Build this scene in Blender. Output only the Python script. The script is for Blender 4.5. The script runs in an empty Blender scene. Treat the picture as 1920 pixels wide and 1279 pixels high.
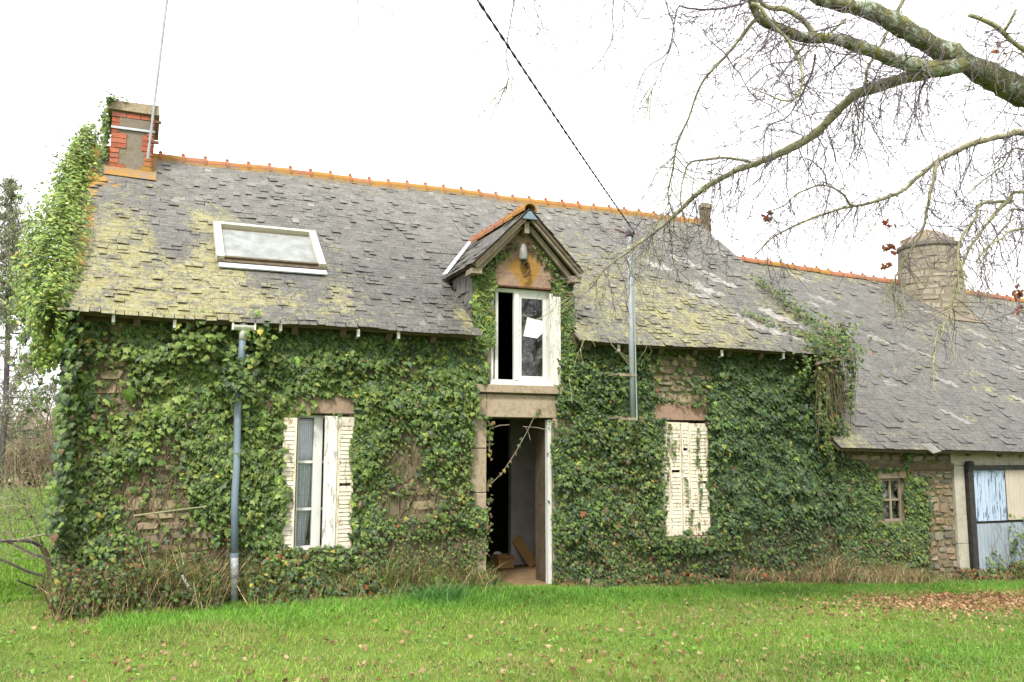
import bpy, math, random
import numpy as np
from mathutils import Vector, Matrix, Euler

rng = np.random.default_rng(7)
random.seed(7)
sc = bpy.context.scene
COL = sc.collection
R = math.radians

# ---------------------------------------------------------------- camera
cam = bpy.data.objects.new('camera', bpy.data.cameras.new('camera'))
COL.objects.link(cam)
cam.location = (-4.056, -10.409, 1.575)
cam.rotation_euler = (R(90 + 7.288), 0, R(-22.937))
cam.data.sensor_width = 36
cam.data.lens = 36 * 1681.5 / 1920
cam.data.clip_end = 4000
sc.camera = cam

# ---------------------------------------------------------------- sky, sun, exposure
world = bpy.data.worlds.new('World')
sc.world = world
world.use_nodes = True
wn, wl = world.node_tree.nodes, world.node_tree.links
wn.clear()
sky = wn.new('ShaderNodeTexSky')
sky.sky_type = 'NISHITA'
sky.sun_disc = False
SUN_EL, SUN_AZ = 48, 215            # azimuth clockwise from +y
sky.sun_elevation = R(SUN_EL)
sky.sun_rotation = R(SUN_AZ)
sky.dust_density = 4
hs = wn.new('ShaderNodeHueSaturation'); hs.inputs['Saturation'].default_value = 0.105
wl.new(sky.outputs[0], hs.inputs['Color'])
mx = wn.new('ShaderNodeMix'); mx.data_type = 'RGBA'      # cloud layer: an even white overcast over the sky
mx.inputs[0].default_value = 0.85
mx.inputs[7].default_value = (7.0, 7.05, 7.2, 1)
wl.new(hs.outputs[0], mx.inputs[6])
bg = wn.new('ShaderNodeBackground'); bg.inputs['Strength'].default_value = 0.105
wl.new(mx.outputs[2], bg.inputs['Color'])
wo = wn.new('ShaderNodeOutputWorld'); wl.new(bg.outputs[0], wo.inputs['Surface'])

sl = bpy.data.lights.new('sun', 'SUN'); sl.energy = 1.5; sl.angle = R(10); sl.color = (1, 0.96, 0.9)
sun = bpy.data.objects.new('sun', sl); COL.objects.link(sun)
a_, e_ = R(SUN_AZ), R(SUN_EL)
sdir = Vector((math.sin(a_) * math.cos(e_), math.cos(a_) * math.cos(e_), math.sin(e_)))
sun.rotation_euler = (-sdir).to_track_quat('-Z', 'Y').to_euler()
sun.location = sdir * 60

sc.view_settings.view_transform = 'Standard'
sc.view_settings.look = 'None'
sc.view_settings.exposure = 1.72
sc.view_settings.gamma = 1
sc.view_settings.use_curve_mapping = False
sc.render.engine = 'CYCLES'
sc.cycles.max_bounces = 6
sc.cycles.transparent_max_bounces = 12
sc.cycles.use_denoising = True

# ---------------------------------------------------------------- helpers: noise
def _h(ix, iy, seed):
    n = (ix.astype(np.int64) * 374761393 + iy.astype(np.int64) * 668265263 + seed * 974711) & 0x7fffffff
    n = ((n ^ (n >> 13)) * 1274126177) & 0x7fffffff
    return ((n ^ (n >> 16)) & 0xffff) / 65535.0
def vnoise(x, y, seed=0):
    x = np.asarray(x, float); y = np.asarray(y, float)
    ix = np.floor(x); iy = np.floor(y); fx = x - ix; fy = y - iy
    fx = fx * fx * (3 - 2 * fx); fy = fy * fy * (3 - 2 * fy)
    a = _h(ix, iy, seed); b = _h(ix + 1, iy, seed); c = _h(ix, iy + 1, seed); d = _h(ix + 1, iy + 1, seed)
    return (a * (1 - fx) + b * fx) * (1 - fy) + (c * (1 - fx) + d * fx) * fy
def fnoise(x, y, seed=0):
    return (vnoise(x, y, seed) * .55 + vnoise(x * 2.1, y * 2.1, seed + 5) * .3 + vnoise(x * 4.3, y * 4.3, seed + 9) * .15)
def gauss(x, c, w):
    return np.exp(-((np.asarray(x) - c) / w) ** 2)
def norm(v):
    return v / np.maximum(np.linalg.norm(v, axis=-1, keepdims=True), 1e-9)

# ---------------------------------------------------------------- helpers: meshes
def np_mesh(name, V, F, mat=None, attrs=None, smooth=False):
    V = np.asarray(V, np.float32).reshape(-1, 3)
    if isinstance(F, np.ndarray): F = [F]
    F = [np.asarray(f, np.int32) for f in F if len(f)]
    me = bpy.data.meshes.new(name)
    me.vertices.add(len(V)); me.vertices.foreach_set('co', V.ravel())
    li = np.concatenate([f.ravel() for f in F])
    tot = np.concatenate([np.full(len(f), f.shape[1], np.int32) for f in F])
    st = np.concatenate([[0], np.cumsum(tot)[:-1]]).astype(np.int32)
    me.loops.add(len(li)); me.loops.foreach_set('vertex_index', li.astype(np.int32))
    me.polygons.add(len(tot)); me.polygons.foreach_set('loop_start', st)
    me.polygons.foreach_set('use_smooth', np.full(len(tot), bool(smooth)))
    for k, v in (attrs or {}).items():
        v = np.asarray(v, np.float32)
        if v.ndim == 2:
            if v.shape[1] == 3: v = np.concatenate([v, np.ones((len(v), 1), np.float32)], 1)
            me.attributes.new(k, 'FLOAT_COLOR', 'POINT').data.foreach_set('color', v.ravel())
        else:
            me.attributes.new(k, 'FLOAT', 'POINT').data.foreach_set('value', v)
    me.update(calc_edges=True)
    if mat: me.materials.append(mat)
    return me

WM = {}                                   # known world matrices of parents
def link(name, me, parent=None, mw=None, kind=None):
    o = bpy.data.objects.new(name, me)
    COL.objects.link(o)
    mw = mw if mw is not None else Matrix.Identity(4)
    if parent is not None:
        o.parent = parent
        o.matrix_parent_inverse = WM[parent.name].inverted()
    o.matrix_basis = mw
    WM[o.name] = mw.copy()
    if kind: o['kind'] = kind
    return o
def tag(o, label, cat, group=None):
    o['label'] = label; o['category'] = cat
    if group: o['group'] = group
    return o
def thing(name, label, cat, loc=(0, 0, 0), group=None):
    return tag(link(name, None, None, Matrix.Translation(loc)), label, cat, group)

BOXF = np.array([[0, 3, 2, 1], [4, 5, 6, 7], [0, 1, 5, 4], [1, 2, 6, 5], [2, 3, 7, 6], [3, 0, 4, 7]])
def boxv(x0, x1, y0, y1, z0, z1):
    return np.array([[x0, y0, z0], [x1, y0, z0], [x1, y1, z0], [x0, y1, z0], [x0, y0, z1], [x1, y0, z1], [x1, y1, z1], [x0, y1, z1]], float)
class MB:
    def __init__(s): s.V = []; s.F = {}; s.A = {}; s.n = 0
    def add(s, V, F, **at):
        V = np.asarray(V, float).reshape(-1, 3)
        for f in (F if isinstance(F, list) else [F]):
            f = np.asarray(f); s.F.setdefault(f.shape[1], []).append(f + s.n)
        for k, v in at.items():
            v = np.asarray(v, float)
            if v.ndim == 0: v = np.full(len(V), float(v))
            elif v.ndim == 1 and len(v) == 3 and len(V) != 3: v = np.tile(v, (len(V), 1))
            s.A.setdefault(k, []).append(v)
        s.V.append(V); s.n += len(V); return s
    def box(s, x0, x1, y0, y1, z0, z1, jit=0, **at):
        v = boxv(x0, x1, y0, y1, z0, z1)
        if jit: v = v + rng.uniform(-jit, jit, v.shape)
        return s.add(v, BOXF, **at)
    def beam(s, p, q, w, h, up=(0, 0, 1), **at):
        p = np.array(p, float); q = np.array(q, float); d = norm(q - p); u = np.cross(d, up); u = norm(u); n = np.cross(u, d)
        v = [b + a_ * u * w / 2 + c * n * h / 2 for b in (p, q) for a_, c in ((-1, -1), (1, -1), (1, 1), (-1, 1))]
        return s.add(v, BOXF, **at)
    def prism(s, poly, axis, a, b, **at):          # poly: 2D points, extruded along axis from a to b
        k = len(poly); V = []
        for t in (a, b):
            for p, q in poly: V.append((t, p, q) if axis == 'x' else (p, t, q) if axis == 'y' else (p, q, t))
        side = np.array([[i, (i + 1) % k, k + (i + 1) % k, k + i] for i in range(k)])
        return s.add(V, [side, np.array([list(range(k))[::-1]]), np.array([list(range(k, 2 * k))])], **at)
    def tube(s, P, r, sides=6, cap=True, **at):
        V, F = tubes([np.asarray(P, float)], [np.broadcast_to(np.asarray(r, float), (len(P),))], sides)
        if cap:
            n = len(V); F = [F, np.array([list(range(sides))[::-1]]), np.array([list(range(n - sides, n))])]
        return s.add(V, F, **at)
    def lathe(s, prof, c, sides=12, **at):         # prof: (r, z) pairs round a vertical axis at c
        an = np.arange(sides) * 2 * np.pi / sides; c = np.array(c, float)
        V = np.array([[c[0] + r * np.cos(t), c[1] + r * np.sin(t), c[2] + z] for r, z in prof for t in an])
        F = np.array([[i * sides + j, i * sides + (j + 1) % sides, (i + 1) * sides + (j + 1) % sides, (i + 1) * sides + j] for i in range(len(prof) - 1) for j in range(sides)])
        n = len(V)
        return s.add(V, [F, np.array([list(range(sides))[::-1]]), np.array([list(range(n - sides, n))])], **at)
    def mesh(s, name, mat, smooth=False):
        return np_mesh(name, np.concatenate(s.V), [np.concatenate(f) for f in s.F.values()], mat, {k: np.concatenate(v) for k, v in s.A.items()}, smooth)
    def build(s, name, mat, parent=None, kind=None, smooth=False, mw=None):
        return link(name, s.mesh(name, mat, smooth), parent, mw, kind)

def tubes(Ps, Rs, sides):
    """many polylines -> verts, quads; frames kept simple"""
    VV = []; FF = []; n = 0
    an = np.arange(sides) * 2 * np.pi / sides; ca = np.cos(an); sa = np.sin(an)
    for P, r in zip(Ps, Rs):
        d = np.gradient(P, axis=0); d = norm(d)
        ref = np.array([0.31, 0.27, 0.91]) if abs(d[:, 2]).mean() < .8 else np.array([0.9, 0.3, 0.1])
        u = norm(np.cross(d, ref)); w = np.cross(d, u)
        V = P[:, None, :] + (u[:, None, :] * ca[None, :, None] + w[:, None, :] * sa[None, :, None]) * r[:, None, None]
        m = len(P); i = np.arange(m - 1)[:, None] * sides; j = np.arange(sides)[None, :]; j2 = (j + 1) % sides
        F = np.stack([i + j, i + j2, i + sides + j2, i + sides + j], -1).reshape(-1, 4) + n
        VV.append(V.reshape(-1, 3)); FF.append(F); n += m * sides
    return np.concatenate(VV), np.concatenate(FF)

def wall_open(mb, x0, x1, z0, z1, yf, yb, ops, skip=(), step=1.2, jit=0.0):
    """a wall with real openings: front, back and reveals"""
    xs = sorted(set([x0, x1] + [v for o in ops for v in o[:2] if x0 < v < x1]))
    zs = sorted(set([z0, z1] + [v for o in ops for v in o[2:] if z0 < v < z1]))
    def solid(i, j):
        if i < 0 or j < 0 or i >= len(xs) - 1 or j >= len(zs) - 1: return None
        cx = (xs[i] + xs[i + 1]) / 2; cz = (zs[j] + zs[j + 1]) / 2
        return not any(o[0] < cx < o[1] and o[2] < cz < o[3] for o in ops)
    for i in range(len(xs) - 1):
        for j in range(len(zs) - 1):
            if not solid(i, j): continue
            v = boxv(xs[i], xs[i + 1], yf, yb, zs[j], zs[j + 1]); fs = [2, 4]
            for f, (di, dj), nm in ((0, (0, -1), 'b'), (1, (0, 1), 't'), (3, (1, 0), 'r'), (5, (-1, 0), 'l')):
                q = solid(i + di, j + dj)
                if q is False or (q is None and nm not in skip): fs.append(f)
            mb.add(v, BOXF[fs])
    return mb

# ---------------------------------------------------------------- helpers: materials
class NT:
    def __init__(s, name, rough=.8, spec=.3):
        s.m = bpy.data.materials.new(name); s.m.use_nodes = True
        s.n = s.m.node_tree.nodes; s.l = s.m.node_tree.links
        s.b = s.n['Principled BSDF']; s.out = s.n['Material Output']
        s.b.inputs['Roughness'].default_value = rough
        s.b.inputs['Specular IOR Level'].default_value = spec
        s.pos = s.n.new('ShaderNodeNewGeometry').outputs['Position']
    def put(s, sock, v):
        if isinstance(v, bpy.types.NodeSocket): s.l.new(v, sock)
        elif isinstance(v, (tuple, list)): sock.default_value = (*v, 1) if len(v) == 3 else v
        else: sock.default_value = v
    def noise(s, scale, detail=4, rough=.6, vec=None, stretch=None, dist=0):
        t = s.n.new('ShaderNodeTexNoise'); t.inputs['Scale'].default_value = scale
        t.inputs['Detail'].default_value = detail; t.inputs['Roughness'].default_value = rough; t.inputs['Distortion'].default_value = dist
        v = vec if vec is not None else s.pos
        if stretch:
            mp = s.n.new('ShaderNodeMapping'); mp.inputs['Scale'].default_value = stretch; s.l.new(v, mp.inputs['Vector']); v = mp.outputs[0]
        s.l.new(v, t.inputs['Vector']); return t.outputs['Fac']
    def ramp(s, f, *stops):
        r = s.n.new('ShaderNodeValToRGB'); s.put(r.inputs[0], f)
        e = r.color_ramp.elements
        while len(e) < len(stops): e.new(.5)
        for k, (p, c) in zip(e, stops):
            k.position = p; k.color = (*c, 1) if isinstance(c, tuple) else (c, c, c, 1)
        return r.outputs[0]
    def mix(s, f, a, b, mode='MIX'):
        m = s.n.new('ShaderNodeMix'); m.data_type = 'RGBA'; m.blend_type = mode
        s.put(m.inputs[0], f); s.put(m.inputs[6], a); s.put(m.inputs[7], b); return m.outputs[2]
    def math(s, op, a, b=0, c=0, clamp=False):
        m = s.n.new('ShaderNodeMath'); m.operation = op; m.use_clamp = clamp
        for i, v in enumerate((a, b, c)): s.put(m.inputs[i], v)
        return m.outputs[0]
    def step(s, v, lo, hi):
        m = s.n.new('ShaderNodeMapRange'); m.interpolation_type = 'SMOOTHSTEP'
        s.put(m.inputs['Value'], v); s.put(m.inputs['From Min'], lo); s.put(m.inputs['From Max'], hi); return m.outputs[0]
    def attr(s, name):
        t = s.n.new('ShaderNodeAttribute'); t.attribute_name = name; return t
    def sep(s):
        t = s.n.new('ShaderNodeSeparateXYZ'); s.l.new(s.pos, t.inputs[0]); return t.outputs
    def color(s, c): s.put(s.b.inputs['Base Color'], c)
    def bump(s, h, strength=.4, dist=.02):
        t = s.n.new('ShaderNodeBump'); t.inputs['Strength'].default_value = strength; t.inputs['Distance'].default_value = dist
        s.put(t.inputs['Height'], h); s.l.new(t.outputs[0], s.b.inputs['Normal'])

def mottled(name, c1, c2, scale=8, rough=.85, c3=None, f3=.62, s3=3, bump=.4, dist=.01, bscale=40, stretch=None, spec=.25):
    t = NT(name, rough, spec)
    c = t.ramp(t.noise(scale, 6, .65, stretch=stretch), (.3, c1), (.7, c2))
    if c3: c = t.mix(t.step(t.noise(s3, 7, .7, stretch=stretch), f3, f3 + .07), c, c3)
    t.color(c); t.bump(t.noise(bscale, 5, .7, stretch=stretch), bump, dist); return t.m

def slate_mat():
    t = NT('slate', .62, .35)
    tone = t.attr('tone').outputs['Fac']; lich = t.attr('lich').outputs['Fac']; org = t.attr('org').outputs['Fac']
    base = t.ramp(t.noise(5, 6, .6), (.3, (.060, .057, .051)), (.7, (.112, .105, .093)))
    base = t.mix(1, base, tone, 'MULTIPLY')
    sp = t.step(t.noise(38, 5, .8), .53, .63)
    base = t.mix(t.math('MULTIPLY', sp, .6), base, (.235, .235, .22))
    n1 = t.math('ADD', t.math('ADD', t.math('MULTIPLY', t.noise(4, 6, .7, dist=.3), .32), t.math('MULTIPLY', t.noise(18, 5, .75), .38)), t.math('MULTIPLY', t.noise(60, 3, .7), .30))
    thr = t.math('MULTIPLY_ADD', lich, -.175, .605)
    m1 = t.step(n1, t.math('SUBTRACT', thr, .02), t.math('ADD', thr, .05))
    yel = t.ramp(t.noise(11, 5, .7), (.32, (.27, .265, .16)), (.52, (.225, .205, .075)), (.72, (.17, .135, .025)))
    yel = t.mix(t.math('MULTIPLY', t.step(t.noise(55, 3, .7), .52, .62), .5), yel, (.13, .12, .07))
    yel = t.mix(t.math('MULTIPLY', t.step(t.noise(33, 4, .75), .56, .64), .7), yel, (.36, .355, .27))
    c = t.mix(t.math('MULTIPLY', m1, .93), base, yel)
    n2 = t.noise(9, 8, .7)
    th2 = t.math('MULTIPLY_ADD', org, -.5, .8)
    c = t.mix(t.step(n2, th2, t.math('ADD', th2, .06)), c, t.ramp(t.noise(30, 4), (.3, (.25, .125, .022)), (.7, (.33, .20, .05))))
    t.color(c)
    h = t.math('ADD', t.noise(60, 5, .7), t.math('MULTIPLY', m1, .8))
    t.bump(h, .35, .008)
    return t.m

def stone_mat(name, cols, mossy=.45, orange=0.0):
    t = NT(name, .9, .2)
    rnd = t.n.new('ShaderNodeObjectInfo').outputs['Random']
    c = t.ramp(rnd, *[(i / (len(cols) - 1), k) for i, k in enumerate(cols)])
    c = t.mix(t.math('MULTIPLY', t.step(t.noise(18, 7, .7), .45, .65), .45), c, (.11, .085, .05))
    c = t.mix(t.math('MULTIPLY', t.step(t.noise(45, 5, .7), .58, .68), .5), c, (.33, .31, .26))
    if mossy: c = t.mix(t.math('MULTIPLY', t.step(t.noise(3.1, 6, .7), .62 - mossy * .25, .72), .6), c, (.12, .12, .035))
    if orange:
        nn = t.math('ADD', t.math('MULTIPLY', t.noise(5, 6, .7), .6), t.math('MULTIPLY', t.noise(38, 5, .75), .4))
        c = t.mix(t.math('MULTIPLY', t.step(t.math('ADD', nn, t.attr('org').outputs['Fac']), .76, .93), .92), c, t.ramp(t.noise(60, 4, .7), (.3, (.20, .11, .03)), (.55, (.31, .165, .035)), (.8, (.34, .26, .13))))
    t.color(c); t.bump(t.noise(50, 6, .7), .5, .012); return t.m

def leaf_mat(name='ivy_leaf', rough=.5, trans=.22, spec=.35):
    t = NT(name, rough, spec)
    c = t.attr('col').outputs['Color']
    c = t.mix(t.math('MULTIPLY', t.noise(60, 3, .6), .5), c, t.mix(1, c, (.55, .6, .5), 'MULTIPLY'))
    t.color(c)
    if trans:
        tr = t.n.new('ShaderNodeBsdfTranslucent'); t.l.new(c, tr.inputs[0])
        ms = t.n.new('ShaderNodeMixShader'); ms.inputs[0].default_value = trans
        t.l.new(t.b.outputs[0], ms.inputs[1]); t.l.new(tr.outputs[0], ms.inputs[2]); t.l.new(ms.outputs[0], t.out.inputs[0])
    return t.m

def glass_mat(name, tint=(.85, .9, .88), rough=.02, dirt=.25):
    t = NT(name, .5)
    tr = t.n.new('ShaderNodeBsdfTransparent'); tr.inputs[0].default_value = (*tint, 1)
    gl = t.n.new('ShaderNodeBsdfGlossy'); gl.inputs['Roughness'].default_value = rough
    fr = t.n.new('ShaderNodeFresnel'); fr.inputs[0].default_value = 1.5
    m1 = t.n.new('ShaderNodeMixShader'); t.l.new(fr.outputs[0], m1.inputs[0]); t.l.new(tr.outputs[0], m1.inputs[1]); t.l.new(gl.outputs[0], m1.inputs[2])
    t.b.inputs['Base Color'].default_value = (.35, .36, .33, 1); t.b.inputs['Roughness'].default_value = .9
    m2 = t.n.new('ShaderNodeMixShader'); t.l.new(t.math('MULTIPLY', t.step(t.noise(9, 6, .7), .45, .75), dirt), m2.inputs[0])
    t.l.new(m1.outputs[0], m2.inputs[1]); t.l.new(t.b.outputs[0], m2.inputs[2]); t.l.new(m2.outputs[0], t.out.inputs[0])
    return t.m

def paint_mat(name, paint, under, wear=.62, scale=14, stretch=(1, 1, .35), rough=.55):
    t = NT(name, rough, .35)
    c = t.ramp(t.noise(3, 5, .6), (.3, paint), (.75, tuple(v * .82 for v in paint)))
    w = t.step(t.noise(scale, 7, .75, stretch=stretch), wear, wear + .04)
    t.color(t.mix(w, c, under)); t.bump(t.math('SUBTRACT', 1, w), .4, .004); return t.m

M = dict(
    slate=slate_mat(),
    wall=mottled('rubble_wall', (.10, .085, .05), (.23, .19, .125), 5, .95, (.09, .10, .03), .5, 2.2, .8, .03, 16),
    render=mottled('old_render', (.22, .19, .13), (.36, .31, .235), 6, .95, (.13, .125, .05), .52, 2.5, .5, .012, 35),
    stone=stone_mat('rubble_stone', [(.19, .155, .10), (.27, .21, .13), (.15, .125, .085), (.30, .235, .15), (.21, .145, .09), (.24, .215, .165)]),
    granite=stone_mat('granite', [(.30, .235, .165), (.34, .27, .19), (.27, .22, .15)], .3, 1),
    pinkstone=stone_mat('pink_granite', [(.27, .175, .125), (.31, .21, .15), (.25, .18, .13)], .15, 1),
    brick=stone_mat('red_brick', [(.38, .095, .05), (.30, .075, .045), (.42, .13, .07), (.27, .10, .075)], 0, 1),
    mortar=stone_mat('mortar', [(.175, .145, .11), (.19, .16, .125)], .1, 1),
    tile=stone_mat('ridge_tile', [(.28, .10, .05), (.34, .135, .075), (.24, .12, .07)], .05, 1),
    barnstone=stone_mat('barn_stone', [(.15, .12, .075), (.24, .185, .11), (.105, .095, .08), (.30, .25, .185), (.20, .13, .075), (.17, .165, .13)], .35),
    white=paint_mat('white_paint', (.60, .60, .56), (.30, .25, .17), .63, 20),
    cream=paint_mat('peeling_cream_paint', (.60, .55, .43), (.28, .20, .10), .55, 22),
    peeled=paint_mat('badly_peeled_white_paint', (.62, .60, .54), (.30, .285, .25), .54, 30, (1, 1, .22)),
    oldwood=mottled('weathered_wood', (.15, .12, .085), (.28, .235, .17), 12, .85, (.10, .075, .045), .6, 8, .4, .006, 60, (1, 1, .2)),
    darkwood=mottled('dark_wood', (.055, .04, .025), (.12, .09, .055), 12, .85, None, 0, 0, .4, .006, 50),
    skyframe=paint_mat('dirty_cream_frame', (.50, .475, .375), (.22, .19, .13), .6, 16, (1, 1, 1)),
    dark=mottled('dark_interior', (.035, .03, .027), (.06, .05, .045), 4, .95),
    plaster=mottled('grey_plaster', (.30, .29, .27), (.42, .40, .38), 4, .9, (.2, .17, .13), .62, 3),
    earth=mottled('trodden_earth', (.13, .085, .045), (.24, .155, .08), 7, .95, (.30, .17, .08), .58, 14),
    zinc=mottled('zinc', (.32, .35, .37), (.46, .48, .50), 6, .4, (.3, .3, .28), .62, 5, .1, .002, 30, None, .5),
    galv=mottled('galvanised_steel', (.20, .225, .235), (.30, .325, .33), 5, .5, (.16, .155, .12), .6, 7, .1, .002, 30, None, .5),
    pvcw=mottled('white_plastic', (.46, .45, .40), (.58, .57, .52), 5, .45, (.4, .38, .28), .6, 6, .05, .002),
    pvcg=mottled('grey_plastic', (.11, .15, .185), (.17, .215, .25), 6, .5, (.24, .27, .285), .56, 5, .1, .002, 30, (1, 1, .3)),
    iron=mottled('rusty_iron', (.06, .03, .02), (.16, .075, .04), 20, .8),
    black=mottled('black_rubber', (.012, .012, .014), (.03, .03, .033), 20, .6),
    rail=mottled('black_steel', (.015, .014, .013), (.04, .036, .032), 12, .6),
    concrete=mottled('concrete', (.27, .25, .19), (.38, .355, .29), 7, .92, (.17, .165, .09), .56, 4, .4, .006, 60),
    bluetin=paint_mat('peeling_pale_blue_paint', (.36, .44, .55), (.075, .11, .16), .53, 13, (2.2, 2.2, .28)),
    beigetin=paint_mat('beige_painted_sheet', (.43, .375, .30), (.28, .25, .2), .66, 10, (1, 1, .3)),
    lowtin=paint_mat('pale_blue_grey_sheet', (.25, .295, .33), (.15, .165, .165), .56, 7, (1.4, 1.4, .4)),
    card=mottled('cardboard', (.36, .20, .07), (.44, .26, .10), 6, .9),
    paper=mottled('white_paper', (.82, .82, .82), (.86, .86, .86), 6, .8),
    glass=glass_mat('window_glass', (.97, .98, .97)), dirtyglass=glass_mat('dirty_glass', (.5, .52, .5), .1, .75),
    leaf=leaf_mat(), dry=leaf_mat('dead_leaf', .85, .12, .15), grass=leaf_mat('grass_blade', .6, .25, .25),
    stem=mottled('ivy_stem', (.09, .065, .04), (.19, .145, .09), 15, .9, (.11, .12, .04), .55, 6),
    twig=mottled('twig_bark', (.085, .065, .08), (.17, .135, .15), 9, .85, (.22, .21, .15), .6, 5),
    lantern=mottled('grey_porcelain', (.13, .13, .12), (.26, .255, .24), 14, .4),
)
def bark():
    t = NT('lichen_bark', .92, .2)
    c = t.ramp(t.noise(14, 7, .7), (.3, (.045, .04, .025)), (.52, (.13, .13, .07)), (.72, (.21, .20, .11)))
    c = t.mix(t.step(t.noise(8, 8, .7), .5, .56), c, t.ramp(t.noise(40, 4), (.35, (.26, .30, .23)), (.7, (.40, .44, .36))))
    c = t.mix(t.math('MULTIPLY', t.step(t.noise(5.2, 7, .72), .53, .6), .85), c, (.20, .18, .045))
    c = t.mix(t.step(t.noise(17, 6, .7), .6, .66), c, (.05, .042, .03))
    t.color(c); t.bump(t.noise(32, 8, .75), .9, .03); return t.m
M['bark'] = bark()
def limbark():
    t = NT('olive_limb_bark', .9, .2)
    c = t.ramp(t.noise(16, 7, .7), (.3, (.15, .14, .09)), (.55, (.29, .275, .155)), (.75, (.38, .37, .25)))
    c = t.mix(t.step(t.noise(24, 6, .7), .57, .63), c, (.06, .05, .045))
    t.color(c); t.bump(t.noise(60, 6, .7), .5, .01); return t.m
M['limb'] = limbark()
def ground_mat():
    t = NT('lawn_soil', .95, .15)
    c = t.ramp(t.noise(1.3, 8, .65), (.32, (.09, .13, .025)), (.55, (.13, .19, .03)), (.75, (.19, .20, .06)))
    c = t.mix(t.math('MULTIPLY', t.step(t.noise(6, 7, .7), .55, .68), .6), c, (.17, .12, .06))
    c = t.mix(t.math('MULTIPLY', t.step(t.noise(.25, 5, .6), .42, .62), .5), c, (.10, .20, .025))
    t.color(c); t.bump(t.noise(30, 6, .7), .8, .03); return t.m
M['ground'] = ground_mat()
# ================================================================ GROUND
def gz(x, y):
    x = np.asarray(x, float); y = np.asarray(y, float)
    near = np.exp(-((x - 1) / 25) ** 2 - ((y + 2) / 25) ** 2)
    return -0.043 * np.clip(x, 0, 12) + near * (0.05 * (fnoise(x * .7, y * .7, 3) - .5) + .02 * (vnoise(x * 3, y * 3, 4) - .5))
def ground():
    g = np.linspace(-1, 1, 260)
    ax = np.sinh(g * 6.2) / np.sinh(6.2) * 1800
    xs = ax + 1.0; ys = ax - 1.0
    X, Y = np.meshgrid(xs, ys)
    Z = gz(X, Y)
    V = np.stack([X, Y, Z], -1).reshape(-1, 3); n = len(g)
    i = np.arange(n - 1)[:, None] * n + np.arange(n - 1)[None, :]
    F = np.stack([i, i + 1, i + n + 1, i + n], -1).reshape(-1, 4)
    o = link('ground', np_mesh('ground', V, F, M['ground'], None, True)); o['kind'] = 'structure'
    return o
ground()

# ================================================================ COTTAGE
HX0, HX1 = -4.75, 5.57
WX0 = -4.63                                         # outer face of the left gable wall, inside the verge
PA = math.atan2(5.964 - 3.042, 3.779); CA, SA = math.cos(PA), math.sin(PA)
RL = 3.779 / CA
def RP(x, s, o=0.0):
    x = np.asarray(x, float); s = np.asarray(s, float)
    sag = -.045 * np.sin(np.pi * np.clip((x + 4.75) / 10.32, 0, 1)) * np.sin(np.pi * np.clip(s / RL, 0, 1)) + .03 * (fnoise(x * .9, s * .9, 11) - .5) + .012 * np.sin(x * 2.3)
    o = o + sag
    return np.stack(np.broadcast_arrays(x, -.3 + s * CA - o * SA, 3.042 + s * SA + o * CA), -1)
def zroof(y): return 3.042 + (y + .3) * SA / CA
DX, DZR, DZE, DHW = .48, 4.69, 3.94, .75           # dormer centre, ridge height, eave height, half width of its roof

cot = thing('stone_cottage', 'old stone cottage with mossy slate roof, brick chimney and dormer over an open doorway', 'house', (HX0, 0, 0))

WIN_L = (-2.30, -1.72, .5, 2.05); WIN_R = (2.52, 3.24, .51, 2.05); DOOR = (0.0, .9, -.05, 2.05); WIN_D = (.06, .90, 2.48, 3.72)
fw = MB()
wall_open(fw, WX0, HX1, -.45, 3.17, 0, .45, [WIN_L, WIN_R, (0, .9, -.45, 2.05), WIN_D])
front_wall = fw.build('front_wall', M['wall'], cot)

def gable(x0, x1):
    mb = MB()
    b = .46
    mb.prism([(b, -.45), (6.95, -.45), (6.95, zroof(0) - .1), (3.479, 5.964 - .12), (b, zroof(b) - .1)], 'x', x0, x1)
    return mb
gable(WX0, WX0 + .4).build('gable_wall', M['wall'], cot)
gable(HX1 - .4, HX1).build('gable_wall', M['wall'], cot)
MB().box(WX0, HX1, 6.96, 7.3, -.45, 3.1).build('rear_wall', M['wall'], cot)
MB().box(WX0 + .41, HX1 - .41, .0, 6.95, -.3, -.015).build('floor', M['earth'], cot)
MB().box(WX0 + .41, HX1 - .41, .46, 6.95, 2.38, 2.46).build('upper_floor', M['darkwood'], cot)
MB().box(-.02, .90, -.38, -.005, -.3, -.03).build('doorstep', M['earth'], cot)

# ---- roof deck and slates
dk = MB()
def deck_grid(mb, rp, xa, xb, sa, sb, nx=16, ns=12, **at):
    X, S = np.meshgrid(np.linspace(xa, xb, nx), np.linspace(sa, sb, ns)); i = np.arange(ns - 1)[:, None] * nx + np.arange(nx - 1)[None]
    F = np.stack([i, i + 1, i + nx + 1, i + nx], -1).reshape(-1, 4); n = nx * ns
    V = np.concatenate([rp(X, S, -.02).reshape(-1, 3), rp(X, S, -.08).reshape(-1, 3)])
    e = list(range(nx)), [k * nx + nx - 1 for k in range(ns)], [(ns - 1) * nx + k for k in range(nx)][::-1], [k * nx for k in range(ns)][::-1]
    SF = [[a + n, b + n, b, a] for L_ in e for a, b in zip(L_[:-1], L_[1:])]
    return mb.add(V, [F, F[:, ::-1] + n, np.array(SF)], **at)
for xa, xb, s0 in ((HX0 - .02, -.22, 0), (1.20, HX1 + .02, 0), (-.218, 1.198, 2.75)):
    deck_grid(dk, RP, xa, xb, max(s0, .05), RL)
roof = dk.build('roof', M['darkwood'], cot)
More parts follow.
